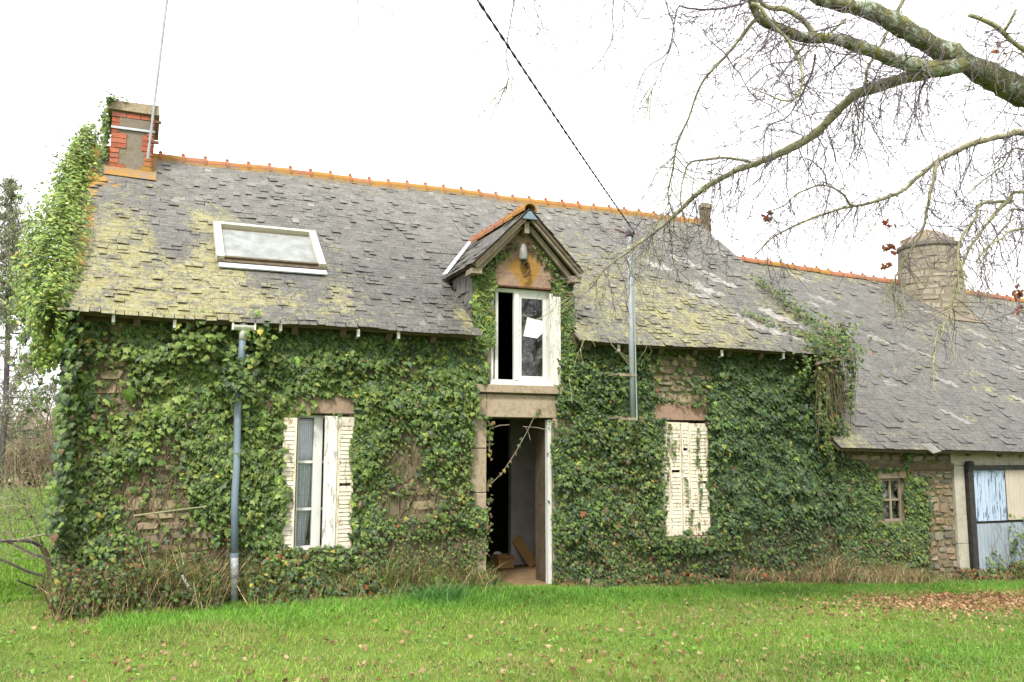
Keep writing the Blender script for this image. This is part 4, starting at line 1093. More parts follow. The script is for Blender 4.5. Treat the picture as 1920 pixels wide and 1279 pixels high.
def w_l(x, z):
    w = one7(x); f = fnoise(x * 1.2, z * 1.2, 83)
    hi = gauss(z, 1.9, .75)
    w[:, 0] = .3 + 2.3 * hi * np.clip(f * 1.8 - .3, 0, 1.3); w[:, 1] = 1.3; w[:, 2] = .3 + .9 * (z > 2.7) + .5 * (x < -4.3); w[:, 3] = .15 + .3 * (x > -1.5)  # sunlit middle band and eave shade are weighted into the leaf colours
    w[:, 4] = .012 + .06 * (x > -1.2) * (z < 1.8); w[:, 5] = .02 + .4 * np.clip(1 - z / .9, 0, 1) + .2 * (x > -1.2) * (z < 1.6); w[:, 6] = .004
    return w
def s_l(x, z): return .054 - .013 * (x > -1.3) * (z < 1.75) - .012 * (z < .6) + .009 * gauss(z, 2.4, .5)
Q = sample_wall(52000, -4.66, -.005, -.05, 3.12, rho_l, s_l, w_l)
leaves(iv, *Q)
n = 150; P = np.stack([rng.normal(-2.98, .10, n), -.24 - np.abs(rng.normal(0, .04, n)), rng.normal(2.40, .11, n)], 1)
leaves(iv, P, ndir(n, (0, -1, .6), .35), ndir(n, (0, 0, -1), .4), rng.uniform(.06, .09, n), wallcols(n, [.6, 1.2, .5, .2, .02, .03, 0]), 0, rest='pipe_foliage')
n = 60
for cx_, cz_ in ((-3.35, 2.85), (-2.78, 2.87), (-3.5, 2.75)):
    P = np.stack([rng.normal(cx_, .09, n), -.2 - np.abs(rng.normal(0, .06, n)), rng.normal(cz_, .10, n)], 1)
    leaves(iv, P, ndir(n, (0, -1, .8), .35), ndir(n, (0, 0, -1), .4), rng.uniform(.06, .09, n), wallcols(n, [1.6, .8, .1, 0, .05, .0, 0]), 0, rest='sprig')
stems(iv, [(rng.uniform(-4.7, -.05), rng.uniform(-.02, 1.6), rng.uniform(.6, 2.4), rng.normal(0, .35), -.022) for _ in range(460)])
# sprigs standing off the wall below the eaves
# leaves hiding the left window sill
n = 420; P = np.stack([rng.uniform(-2.6, -1.4, n), -.10 - rng.uniform(0, .08, n), rng.uniform(.3, .56, n)], 1)
leaves(iv, P, ndir(n, (0, -1, .6), .45), ndir(n, (0, 0, -1), .5), rng.uniform(.045, .08, n), wallcols(n, [.5, 1.2, .6, .3, .03, .25, .03]), 0, rest='sill_foliage')
# ---- right half
iv = thing('ivy', 'dark green ivy covering the front wall right of the doorway, round the closed shutters', 'ivy', (3, -.1, 0))
def rho_r(x, z):
    r = np.ones_like(x)
    r -= .95 * (((x - 2.85) / .5) ** 2 + ((z - 2.62) / .34) ** 2 < 1) * (fnoise(x * 4, z * 4, 93) > .33)
    r -= .6 * gauss(x, 3.45, .12) * gauss(z, 1.1, .55)
    r -= .5 * gauss(x, 1.15, .1) * gauss(z, 1.2, .8)
    r -= .8 * gauss(x, 1.05, .1) * gauss(z, 2.75, .3)
    r -= .55 * gauss(x, 2.05, .3) * gauss(z, 1.0, .75)
    r -= .35 * (z < .35) + .3 * (z > 3.0) + .3 * gauss(x, 2.0, .25) * gauss(z, 2.95, .2)
    r *= .12 + .98 * np.clip(fnoise(x * 2.1, z * 2.1, 91) * 2.4 - .52, 0, 1)
    r[(x > 3.5)] = np.clip(r[(x > 3.5)] + .35 * (z[x > 3.5] > .6), 0, 1)
    return np.clip(r, .03, 1)
def w_r(x, z):
    w = one7(x); far = 1 / (1 + np.exp(-(x - 3.3) * 4)); f = fnoise(x * 1.3, z * 1.3, 94); mid = gauss(x, 2.0, .45) * (z < 2.1)
    w[:, 0] = .12 + .6 * (1 - far) * np.clip(f * 2 - .6, 0, 1) + .7 * mid; w[:, 1] = 1.0 + .4 * mid; w[:, 2] = .6 + 2.0 * far; w[:, 3] = .6 + .9 * far + .5 * gauss(x, 1.4, .4)  # shade at the far end, with older leaves, weighted into the colours
    w[:, 4] = .008 + .07 * mid; w[:, 5] = .02 + .2 * mid + .35 * np.clip(1 - z / .8, 0, 1); w[:, 6] = .005 + .012 * mid
    return w
def s_r(x, z): return .048 + .010 * (x > 3.3) * (z > .8) - .010 * (z < .55)
Q = sample_wall(50000, .88, 5.62, -.25, 3.12, rho_r, s_r, w_r, .2)
leaves(iv, *Q)
stems(iv, [(rng.uniform(.95, 5.5), rng.uniform(-.15, 1.4), rng.uniform(.5, 2.2), rng.normal(0, .35), -.022) for _ in range(300)])
n = 420; P = np.stack([rng.uniform(2.3, 3.7, n), -.11 - rng.uniform(0, .06, n), rng.uniform(.3, .5, n)], 1)
leaves(iv, P, ndir(n, (0, -1, .6), .45), ndir(n, (0, 0, -1), .5), rng.uniform(.04, .065, n), wallcols(n, [.5, 1.2, .6, .5, .02, .15, .03]), 0, rest='sill_foliage')
# strings of ivy over the closed shutters and broken shoots across the doorway
P = []; N = []
for x, z0, z1, dn in ((3.075, .6, 1.95, 60), (2.60, 1.45, 2.0, 26), (2.70, 1.55, 1.8, 16), (2.95, .5, .85, 26), (2.86, .9, 1.3, 10), (2.52, .5, 1.6, 30)):
    zz = rng.uniform(z0, z1, dn); P += [(x + .03 * math.sin(q * 7) + rng.normal(0, .018), -.085, q) for q in zz]
P = np.array(P); n = len(P); leaves(iv, P, ndir(n, (0, -1, .4), .3), ndir(n, (0, 0, -1), .4), rng.uniform(.03, .055, n), wallcols(n, [.3, 1, .6, .3, .02, .15, .02]), 0, rest='shutter_foliage')
ds = MB(); 
for pts, r in (([(.66, -.06, 2.13), (.55, -.02, 1.88), (.40, .0, 1.62), (.22, .02, 1.36), (.05, .03, 1.2)], .0045), ([(.05, .02, 1.90), (.18, .0, 1.95), (.32, .02, 1.96)], .006), ([(.5, 0, 1.94), (.7, .02, 1.93), (.86, .03, 1.90)], .006), ([(.53, -.02, 1.93), (.58, 0, 1.85), (.60, 0, 1.77)], .005), ([(.04, .0, 2.0), (.06, .02, 1.85), (.05, .01, 1.66), (.07, .02, 1.55)], .005)):
    ds.tube(pts, r, 5)
ds.build('dangling_shoot', M['oldwood'], iv)
P = np.array([(.03 + rng.uniform(0, .06), -.01 + rng.uniform(-.02, .04), z) for z in np.concatenate([rng.uniform(1.5, 2.04, 26), rng.uniform(.3, 1.3, 30)])] + [(a, 0, z) for a, z in ((.40, 1.60), (.33, 1.5), (.45, 1.7), (.25, 1.39), (.48, 1.78), (.30, 1.44), (.20, 1.35))] + [(.68, -.06, 2.10), (.70, -.06, 2.15), (.63, -.06, 2.06), (.86, .0, 1.0), (.84, 0, 1.6), (.86, -.02, 2.0), (.84, -.03, 1.97)])
n = len(P); leaves(iv, P, ndir(n, (0, -1, .4), .4), ndir(n, (0, 0, -1), .5), rng.uniform(.035, .06, n), wallcols(n, [.5, .8, .3, .2, .1, .8, .05]), 0, rest='doorway_foliage')

# ---- round the dormer
for lab, x0, x1, z0, z1, c0, wts, cnt in (('light green ivy climbing the left side of the dormer window', -.17, .075, 2.95, 3.92, (-.1, -.05, 3), [1.6, 1, .15, .1, .03, .05, 0], 620),
                                          ('mid green ivy climbing the right side of the dormer window', .90, 1.20, 2.55, 3.85, (1.05, -.05, 2.6), [.9, 1.2, .4, .2, .02, .05, 0], 950)):
    iv = thing('ivy', lab, 'ivy', c0)
    HO = HOLES; HOLES = [(.10, .88, 2.48, 3.70)]
    rh = (lambda x, z: np.clip(.25 + .9 * (fnoise(x * 4, z * 3, 95) > .34) - .5 * (x > .09) * 0, 0, 1)) if x0 < 0 else (lambda x, z: np.clip(1.1 - np.abs(x - 1.06 - .05 * np.sin(z * 5)) * 3.2 - .7 * (z < 3.0) * (x < 1.08), 0, 1))
    Q = sample_wall(cnt * 2, x0, x1, z0, z1, rh, lambda x, z: np.full(len(x), .066 if x0 < 0 else .058), lambda x, z: np.tile(wts, (len(x), 1)), .10)
    leaves(iv, *Q, 110)
    n = 150 if x0 < 0 else 110                                        # thin growth under the barge board
    t = rng.random(n); sg = -1 if x0 < 0 else 1
    gx = DX + sg * (.66 - .55 * t); gzz = DZE - .12 + .5 * t * 1.05 + rng.normal(0, .05, n) - .05
    P = np.stack([gx + rng.normal(0, .03, n), np.full(n, -.04) - rng.uniform(0, .05, n), gzz], 1)
    leaves(iv, P, ndir(n, (0, -1, .4), .35), ndir(n, (0, 0, -1), .5), rng.uniform(.03, .05, n), wallcols(n, [.25, 1, .9, .3, 0, .25, 0]), 0, rest='gable_foliage')
    stems(iv, [(x0 + .03 if x0 < 0 else 1.09, z0, rng.uniform(.5, 1.0), rng.normal(0, .15), -.02) for _ in range(14)])
    HOLES = HO

# ---- big ivy bush on the left gable, up to the chimney
iv = thing('ivy', 'big pale green ivy bush swelling over the left gable edge up to the brick chimney', 'ivy', (-5.0, 1, 0))
n = 17000; y = rng.uniform(-.35, 3.9, n); zv = zroof(y)
b = (.09 + .29 * gauss(y, .95, .75) + .12 * gauss(y, 2.7, .5)) * (.65 + .7 * fnoise(y * 2.6, y * 0, 77)) + .05 * fnoise(y * 3, y * 0 + 1, 3)
th = rng.uniform(0, 2 * np.pi, n); rr = np.sqrt(rng.uniform(.15, 1.35, n)) * (1 + .75 * (fnoise(th * 1.5, y * 2.2, 5) - .4))
xx = -4.83 - .25 * b + b * rr * np.cos(th); zz = zv - .16 - .25 * b + (.26 + .75 * b) * rr * np.sin(th)
k = ~((xx > -4.62 + .22 * (fnoise(y * 2, y * 0, 18) - .3) + .10 * fnoise(y * 4, y, 8)) & (zz < zv + .5))
k &= xx < -4.40
w_ = rng.random(n) < .10; xx = xx - w_ * np.abs(rng.normal(0, .15, n)); zz = zz + w_ * rng.normal(0, .12, n)
P = np.stack([xx, y, zz], 1)[k]; c = np.stack([np.cos(th), np.full(n, -.55), np.sin(th) + .35], 1)[k]; n = len(P)
Q = (P, norm(c + rng.normal(0, .45, (n, 3))), ndir(n, (-.1, -.5, -.7), .8), rng.uniform(.032, .062, n), wallcols(n, [2.6, .8, .1, 0, .07, .02, 0]) * np.array([1.55, 1.5, 1.6]))
leaves(iv, *Q, 300)
n = 4200; y = np.abs(rng.normal(0, 1.6, n)) - .05; z = rng.uniform(0, 1, n) ** .8 * (zroof(y) - .1)       # face of the gable wall
x = -4.645 - rng.uniform(0, .09, n) * (.5 + fnoise(y * 2, z * 2, 9)) - .08 * gauss(z, 2.9, .4)
leaves(iv, np.stack([x, y, z], 1), ndir(n, (-1, -.35, .4), .35), ndir(n, (0, -.2, -1), .4), rng.uniform(.06, .095, n), wallcols(n, [.5, 1.2, 1, .4, .02, .08, 0]), 0, rest='gable_foliage')
n = 900; y = rng.normal(0, .12, n) - .12; z = rng.uniform(.7, 3.1, n)                                     # the corner column
x = -4.65 + rng.normal(0, .045, n) - .05 * fnoise(z * 3, z, 4)
leaves(iv, np.stack([x, y, z], 1), ndir(n, (-.6, -1, .5), .35), ndir(n, (0, -.2, -1), .4), rng.uniform(.06, .095, n), wallcols(n, [.5, 1.2, .9, .3, .02, .05, 0]), 0, rest='corner_foliage')
n = 330; y = rng.uniform(.3, 1.9, n); z = zroof(y) - .5 - np.abs(rng.normal(0, .55, n)); x = -4.88 - np.abs(rng.normal(0, .17, n))       # loose hanging sprays
leaves(iv, np.stack([x, y, z], 1), ndir(n, (-.4, -1, .4), .5), ndir(n, (0, -.2, -1), .5), rng.uniform(.05, .08, n), wallcols(n, [1, 1.4, .5, .2, .05, .03, 0]), 0, rest='hanging_foliage')
n = 620; z = rng.uniform(5.25, 6.55, n); y = rng.uniform(2.85, 3.8, n); x = CX0 - .05 - np.abs(rng.normal(0, .055, n)) - .05 * (z < 5.6)
leaves(iv, np.stack([x, y, z], 1), ndir(n, (-.7, -1, .4), .45), ndir(n, (0, -.2, -1), .5), rng.uniform(.045, .07, n), wallcols(n, [1.6, 1, .2, 0, .1, .03, 0]), 0, rest='chimney_foliage')
n = 110; x = CX0 + np.abs(rng.normal(0, .13, n)) - .08; P = np.stack([x, CY0 - .04 + rng.normal(0, .05, n), 6.53 + rng.normal(0, .035, n)], 1)
leaves(iv, P, ndir(n, (0, -.6, 1), .5), ndir(n, (0, -.8, -.6), .6), rng.uniform(.035, .055, n), wallcols(n, [1.2, 1, .4, 0, .1, .1, 0]), 0, rest='cap_foliage')
Ps = []; 
for _ in range(40):
    y0 = rng.uniform(.2, 3.4); z0 = zroof(y0) - .2; a = rng.uniform(-.5, .9); L_ = rng.uniform(.3, .75)
    Ps.append(np.array([(-4.8 - t * L_ * math.cos(a), y0 - .1 * t, z0 + t * L_ * math.sin(a) + .06 * math.sin(t * 5)) for t in np.linspace(0, 1, 6)]))
V, F = tubes(Ps, [np.linspace(.012, .003, 6)] * len(Ps), 4); link('stem', np_mesh('stem', V, F, M['stem']), iv, kind='stuff')

# ---- tangle at the far eave corner and along the right verge
iv = thing('ivy', 'straggling ivy tangle on the far eave corner and verge of the cottage roof', 'ivy', (5.3, -.3, 2.5))
Pa = []; Na = []
def addp(P, nb): Pa.append(np.asarray(P)); Na.append(ndir(len(P), nb, .45))
n = 620; t = rng.beta(1, 1.6, n); s = .1 + t * 2.3; x = 5.50 - .12 * t + rng.normal(0, .05 + .07 * (1 - t), n) - .16 * (1 - t) * rng.random(n)
addp(RP(x, s, .05) + np.stack([np.zeros(n), np.zeros(n), np.abs(rng.normal(0, .05 + .1 * (1 - t)))], 1), (0, -.7, 1))
n = 230; t = rng.random(n); addp(RP(4.35 + .95 * t + rng.normal(0, .07, n), 1.12 - .85 * t + rng.normal(0, .07, n), .05), (0, -.7, 1))
n = 900; d = rng.normal(0, 1, (n, 3)) * (.26, .17, .17); addp(np.array([5.22, -.30, 3.08]) + d, (0, -1, .6))
n = 160; t = rng.random(n); addp(np.stack([5.55 + rng.normal(0, .05 + .03 * t, n), -.25 + rng.normal(0, .08, n), 3.1 + .42 * t], 1), (0, -1, .5))
for xs_, y_0, ztop, zb, cnt, wdt in ((5.02, -.32, 3.0, 2.0, 260, .035), (5.28, -.2, 3.0, 1.3, 420, .07), (5.58, -.32, 2.95, 2.15, 150, .03), (5.12, -.28, 2.9, 1.6, 200, .04), (4.75, -.33, 3.0, 2.6, 60, .03), (5.40, -.1, 2.6, 1.2, 260, .06)):
    t = rng.random(cnt) ** 1.2; addp(np.stack([xs_ + rng.normal(0, wdt, cnt) * (1 - .5 * t) + .03 * np.sin(t * 6), y_0 + rng.normal(0, .03, cnt), ztop - (ztop - zb) * t], 1), (0, -1, .3))
P = np.concatenate(Pa); N = np.concatenate(Na); n = len(P)
leaves(iv, P, N, ndir(n, (0, -.3, -1), .5), rng.uniform(.03, .062, n), wallcols(n, [.8, 1.2, .7, .4, .06, .22, .04]), 200)
Ps = []
for _ in range(60):
    x0 = rng.uniform(4.9, 5.65); z0 = rng.uniform(2.7, 3.2); L_ = rng.uniform(.3, 1.2)
    Ps.append(np.array([(x0 + .05 * math.sin(t * 4 + x0 * 9), -.33 + rng.normal(0, .01), z0 - L_ * t) for t in np.linspace(0, 1, 7)]))
V, F = tubes(Ps, [np.linspace(.006, .002, 7)] * len(Ps), 4); link('stem', np_mesh('stem', V, F, M['stem']), iv, kind='stuff')

# ---- barn ivy
iv = thing('ivy', 'ivy covering the barn wall round its small four-pane window', 'ivy', (6.4, -.1, -.2))
def rho_b(x, z):
    r = np.clip((7.32 + .18 * (fnoise(z * 3, z, 97) - .5) * 2 - x) * 5, 0, 1) * (z < 1.38 + .15 * gauss(x, 5.6, .5) - .12 * (x > 6.9) + .1 * (fnoise(x * 3, z, 98) - .5))
    r = np.where((x > 6.8) & (x < 7.0) & (z > 1.3), .4 * (z < 1.75), r)
    r *= .5 + .7 * np.clip(fnoise(x * 2.2, z * 2.2, 99) * 2 - .2, 0, 1) - .25 * (z < .2)
    return np.clip(r, 0, 1)
Q = sample_wall(14000, 5.5, 7.5, -.35, 1.8, rho_b, lambda x, z: .052 - .009 * (z < .5), lambda x, z: np.stack([.35 + .3 * (x > 6), .9 + 0 * x, .9 - .4 * (x > 6.2), .55 + 0 * x, .03 + .03 * (z < .6), .06 + .35 * (z < .35), .012 + 0 * x], 1), .12)
leaves(iv, *Q, 300)
stems(iv, [(rng.uniform(5.6, 7.3), -.3, rng.uniform(.5, 1.5), rng.normal(0, .3), -.022) for _ in range(110)])
# creeper on the metal door
iv = thing('creeper', 'thin leafy creeper straggling up the lower sheets of the barn door', 'creeper', (8.7, -.2, -.35))
P = []
for x0, z1, dx in ((8.85, .35, .1), (9.0, .62, .25), (8.7, .1, -.2), (9.3, .5, .2), (9.6, .4, .1), (8.45, .0, -.1), (9.9, .55, .3), (8.9, .66, -.02)):
    m = 40; t = rng.random(m); P.append(np.stack([x0 + dx * t + rng.normal(0, .05, m), np.full(m, -.16) + rng.normal(0, .03, m), -.35 + (z1 + .35) * t], 1))
P = np.concatenate(P); n = len(P); leaves(iv, P, ndir(n, (0, -1, .5), .4), ndir(n, (0, 0, -1), .6), rng.uniform(.04, .075, n), wallcols(n, [1.2, 1, .5, .2, .05, .1, .1]), 80, SV, SF)
stems(iv, [(x0, -.4, 1.0, rng.normal(0, .3), -.15) for x0 in np.linspace(8.4, 10, 12)], .006)
# ================================================================ BARE TREE AT THE RIGHT
# limbs: (x, y, z, radius) along each centre line, in metres
LIMBS=[
[(5.56,-5.47,3.7,0.1769),(4.16,-5.29,4.41,0.1408),(3.14,-5.14,4.79,0.1143),(2.78,-5.08,4.91,0.099),(2.53,-5.05,5.0,0.0956),(2.26,-5.01,5.1,0.0919),(1.96,-4.97,5.22,0.0876),(1.71,-4.94,5.31,0.075),(1.5,-4.91,5.36,0.0637),(1.29,-4.87,5.38,0.0572),(1.06,-4.83,5.42,0.0502),(0.64,-4.78,5.56,0.0408),(-0.03,-4.69,5.73,0.0261),(-0.84,-4.55,5.75,0.0205),(-1.61,-4.42,5.69,0.0152),(-2.34,-4.29,5.46,0.0102),(-2.87,-4.19,5.18,0.0064)],
[(2.39,-5.12,4.94,0.0784),(2.33,-5.11,4.9,0.0755),(2.08,-5.06,4.87,0.0685),(1.8,-5.01,4.9,0.062),(1.49,-4.97,4.97,0.0551),(1.22,-4.93,5.02,0.0495),(0.95,-4.88,5.01,0.0445),(0.73,-4.85,5.04,0.0403),(0.54,-4.83,5.09,0.0368),(0.44,-4.83,5.16,0.0344),(0.37,-4.85,5.28,0.0319),(0.28,-4.9,5.46,0.0278)],
[(2.36,-5.0,4.96,0.0607),(2.32,-4.95,4.93,0.0583),(2.12,-4.76,4.9,0.0524),(1.97,-4.62,4.87,0.0489),(1.84,-4.49,4.83,0.0459),(1.77,-4.39,4.74,0.0437),(1.69,-4.29,4.63,0.0411),(1.6,-4.16,4.51,0.0383),(1.5,-4.05,4.43,0.036),(1.39,-3.93,4.37,0.0336),(1.27,-3.82,4.31,0.0313),(1.13,-3.69,4.26,0.0287),(0.99,-3.55,4.18,0.0261),(0.87,-3.42,4.09,0.0235),(0.75,-3.28,3.95,0.0207),(0.67,-3.18,3.85,0.0187),(0.55,-3.04,3.72,0.016),(0.41,-2.89,3.6,0.0132),(0.24,-2.71,3.44,0.0097),(0.11,-2.56,3.27,0.0067)],
[(5.73,-5.39,3.37,0.0614),(4.79,-4.89,4.54,0.041),(4.03,-4.45,4.78,0.0318),(3.92,-4.38,4.76,0.0305),(3.67,-4.22,4.71,0.0277),(3.5,-4.1,4.63,0.0256),(3.34,-3.98,4.54,0.0235),(3.2,-3.86,4.39,0.0214),(3.1,-3.77,4.27,0.0198),(2.91,-3.64,4.18,0.0176),(2.73,-3.52,4.13,0.0156),(2.56,-3.42,4.1,0.0138),(2.37,-3.29,4.03,0.0118),(2.19,-3.16,3.94,0.0097),(2.02,-3.04,3.84,0.0078),(1.88,-2.92,3.66,0.0056)],
[(2.5,-3.68,4.06,0.0134),(2.48,-3.67,4.06,0.0129),(2.37,-3.69,4.16,0.0113),(2.2,-3.68,4.23,0.0096),(2.06,-3.66,4.22,0.0086),(1.85,-3.62,4.12,0.0069),(1.72,-3.6,4.01,0.0057),(1.51,-3.56,3.91,0.0041)],
[(2.26,-3.6,4.26,0.008),(2.16,-3.67,4.37,0.0065),(1.94,-3.72,4.46,0.0051),(1.73,-3.73,4.45,0.0041),(1.51,-3.74,4.39,0.0031)],
[(3.27,-4.06,4.51,0.0214),(3.18,-4.06,4.26,0.0177),(3.11,-4.06,4.05,0.0153),(3.0,-4.05,3.73,0.0121),(2.83,-4.02,3.51,0.0098),(2.69,-4.0,3.29,0.0076),(2.52,-3.98,3.02,0.0051)],
[(5.74,-5.3,2.76,0.046),(4.47,-5.09,3.94,0.0269),(3.51,-4.79,4.02,0.0186),(3.37,-4.74,3.94,0.0173),(3.18,-4.66,3.72,0.015),(3.04,-4.59,3.52,0.0131),(2.95,-4.55,3.35,0.0116),(2.89,-4.52,3.16,0.01),(2.84,-4.49,2.96,0.0085),(2.79,-4.47,2.81,0.0073),(2.7,-4.43,2.69,0.0061),(2.68,-4.41,2.51,0.0049)],
[(3.49,-4.68,3.96,0.0201),(3.46,-4.68,3.94,0.0195),(3.27,-4.65,3.93,0.0174),(3.1,-4.63,3.89,0.0159),(3.05,-4.64,3.77,0.0147),(2.86,-4.62,3.56,0.0124),(2.79,-4.63,3.37,0.0109),(2.77,-4.66,3.22,0.0096)],
[(5.4,-5.57,4.17,0.0599),(3.86,-5.42,4.72,0.0361),(2.9,-5.34,5.07,0.0247),(2.74,-5.33,5.15,0.0227),(2.61,-5.33,5.22,0.0211),(2.48,-5.32,5.25,0.0197),(2.32,-5.3,5.28,0.0181)],
[(2.68,-5.33,5.18,0.0137),(2.68,-5.37,5.22,0.0129),(2.68,-5.46,5.33,0.0113)],
[(0.42,-4.84,5.38,0.0174),(0.54,-4.82,5.26,0.0196),(0.63,-4.83,5.23,0.0205),(0.76,-4.85,5.23,0.0217),(0.95,-4.85,5.15,0.0233),(1.06,-4.84,5.05,0.0245)],
[(0.36,-4.9,5.18,0.0171),(0.42,-4.94,5.14,0.0159),(0.48,-4.98,5.0,0.0141),(0.56,-5.04,4.87,0.0126),(0.61,-5.08,4.75,0.0115),(0.64,-5.12,4.6,0.0101),(0.63,-5.13,4.44,0.0089),(0.57,-5.12,4.33,0.0081),(0.47,-5.1,4.3,0.0073),(0.31,-5.09,4.34,0.0062)],
[(0.45,-4.86,5.08,0.0151),(0.42,-4.83,5.07,0.0146),(0.32,-4.59,4.85,0.0124),(0.22,-4.39,4.68,0.011),(0.2,-4.22,4.45,0.0096),(0.19,-4.15,4.35,0.009),(0.18,-4.05,4.21,0.0083),(0.2,-3.96,4.05,0.0075),(0.22,-3.85,3.87,0.0066),(0.3,-3.79,3.72,0.0059)],
[(2.23,-4.78,5.78,0.0193),(2.2,-4.73,5.67,0.0173),(2.16,-4.66,5.54,0.0154),(2.08,-4.53,5.27,0.0124),(2.02,-4.44,5.1,0.0105),(2.05,-4.36,4.86,0.0084),(2.08,-4.28,4.58,0.0061),(2.08,-4.19,4.32,0.004)],
[(5.49,-5.43,2.83,0.0375),(4.25,-5.2,3.53,0.0206),(3.26,-4.95,3.6,0.0118),(3.05,-4.88,3.5,0.0098),(2.94,-4.84,3.44,0.0087),(2.81,-4.8,3.29,0.0071)],
[(1.35,-4.89,5.25,0.0113),(1.22,-4.79,5.11,0.0091),(1.02,-4.65,4.93,0.0069),(0.83,-4.54,4.9,0.0055),(0.73,-4.48,4.83,0.0047),(0.61,-4.38,4.68,0.0034)],
[(1.28,-3.64,4.36,0.0153),(1.27,-3.64,4.37,0.0151),(1.05,-3.57,4.4,0.0128),(0.85,-3.5,4.38,0.011),(0.72,-3.46,4.34,0.01),(0.68,-3.43,4.22,0.0091),(0.64,-3.41,3.98,0.0075),(0.69,-3.42,3.8,0.0063)],
[(4.21,-5.2,4.29,0.0197),(3.39,-4.98,5.24,0.0083),(3.17,-4.88,5.15,0.0066),(3.03,-4.8,5.02,0.0052),(2.86,-4.71,4.93,0.0037)],
[(0.3,-4.99,5.24,0.0106),(0.27,-4.96,5.14,0.0097),(0.14,-4.89,5.1,0.0087),(0.01,-4.82,5.09,0.008),(-0.18,-4.73,5.11,0.0069),(-0.22,-4.71,5.11,0.0067),(-0.25,-4.62,4.78,0.0052),(-0.42,-4.52,4.63,0.0041),(-0.49,-4.41,4.26,0.0026)],
[(-1.49,-4.61,5.6,0.0081),(-1.54,-4.51,5.0,0.0053),(-1.57,-4.44,4.67,0.0041),(-1.55,-4.42,4.42,0.0032),(-1.6,-4.39,4.32,0.0029),(-1.73,-4.33,4.33,0.0024)],
[(-0.8,-4.89,5.52,0.0081),(-0.85,-4.8,5.0,0.0052),(-0.84,-4.77,4.74,0.0041),(-0.91,-4.71,4.56,0.0033),(-1.06,-4.62,4.39,0.0024)],
[(-2.73,-4.26,5.25,0.0059),(-2.68,-4.23,4.9,0.0038),(-2.66,-4.21,4.71,0.0029)],
[(-1.44,-4.73,5.53,0.005),(-1.44,-4.65,4.95,0.0032),(-1.37,-4.65,4.77,0.0027),(-1.43,-4.62,4.67,0.0024)],
[(-0.54,-5.0,5.48,0.0071),(-0.46,-4.9,5.08,0.0052),(-0.35,-4.86,4.81,0.0042),(-0.4,-4.75,4.55,0.0033),(-0.48,-4.64,4.32,0.0025)],
[(5.59,-5.39,3.05,0.0253),(4.34,-5.07,3.83,0.0143),(3.48,-4.85,4.4,0.0084),(3.29,-4.76,4.25,0.007),(3.05,-4.66,4.05,0.0054),(2.87,-4.57,3.85,0.0039)],
[(1.07,-4.83,4.91,0.0112),(1.05,-4.78,4.74,0.0092),(0.92,-4.64,4.42,0.0064),(0.77,-4.54,4.32,0.0051),(0.76,-4.47,4.06,0.0034)],
[(5.72,-5.28,2.66,0.0256),(4.48,-4.98,3.25,0.0153),(3.52,-4.77,3.84,0.009),(3.38,-4.71,3.72,0.0079),(3.18,-4.62,3.46,0.0062),(3.12,-4.59,3.21,0.0049)],
]
tree = thing('bare_tree', 'bare winter tree reaching mossy lichened limbs in front of the roofs from the right', 'tree', (5.85, -5.2, -.25))
def smooth_line(P, step):
    P = np.asarray(P, float); seg = np.linalg.norm(np.diff(P[:, :3], axis=0), axis=1); u = np.r_[0, np.cumsum(seg)]
    n = max(4, int(u[-1] / step)); t = np.linspace(0, u[-1], n)
    # Catmull-Rom through the points
    Q = np.vstack([2 * P[0] - P[1], P, 2 * P[-1] - P[-2]]); out = []
    for v in t:
        k = min(max(np.searchsorted(u, v, 'right') - 1, 0), len(seg) - 1); f = (v - u[k]) / max(seg[k], 1e-9)
        p0, p1, p2, p3 = Q[k:k + 4]
        out.append(.5 * ((2 * p1) + (-p0 + p2) * f + (2 * p0 - 5 * p1 + 4 * p2 - p3) * f * f + (-p0 + 3 * p1 - 3 * p2 + p3) * f ** 3))
    out = np.array(out); out[:, 3] = np.maximum(out[:, 3], .0015); return out
g = MB(); tp = smooth_line([(6.02, -5.05, -.45, .46), (5.95, -5.1, .1, .34), (5.86, -5.2, 1.5, .29), (5.78, -5.32, 3.0, .27), (5.66, -5.45, 4.6, .22), (5.55, -5.6, 6.2, .16), (5.6, -5.5, 8.0, .1), (5.7, -5.4, 9.6, .03)], .25)
g.tube(tp[:, :3], tp[:, 3], 14); g.build('trunk', M['bark'], tree, smooth=True)
TW = []                                       # twigs: (points, radii)
SPAWN = []
for k, L_ in enumerate(LIMBS):
    q = smooth_line(L_, .05)
    jit = np.stack([fnoise(np.arange(len(q)) * .22, np.full(len(q), k + a_ * 7.3), 5) - .5 for a_ in range(3)], 1) * np.minimum(q[:, 3:4] * 1.1 + .012, .04)
    q[:, :3] += jit
    q[:, 3] *= 1 + .22 * (fnoise(np.arange(len(q)) * .45, np.full(len(q), k), 6) - .5) * 2
    big = q[:, 3].max() > .03
    sides = 12 if big else 7
    V, F = tubes([q[:, :3]], [q[:, 3]], sides)
    if big: V = V + norm(rng.normal(0, 1, V.shape)) * (np.repeat(q[:, 3], sides) * .07)[:, None]
    n = len(V); F2 = [F, np.array([list(range(sides))[::-1]]), np.array([list(range(n - sides, n))])]
    mat = M['bark'] if q[:, 3].max() > .045 and k < 2 else (M['limb'] if q[:, 3].max() > .012 else M['twig'])
    link('limb', np_mesh('limb', V, F2, mat, None, True), tree)
    SPAWN.append(q)
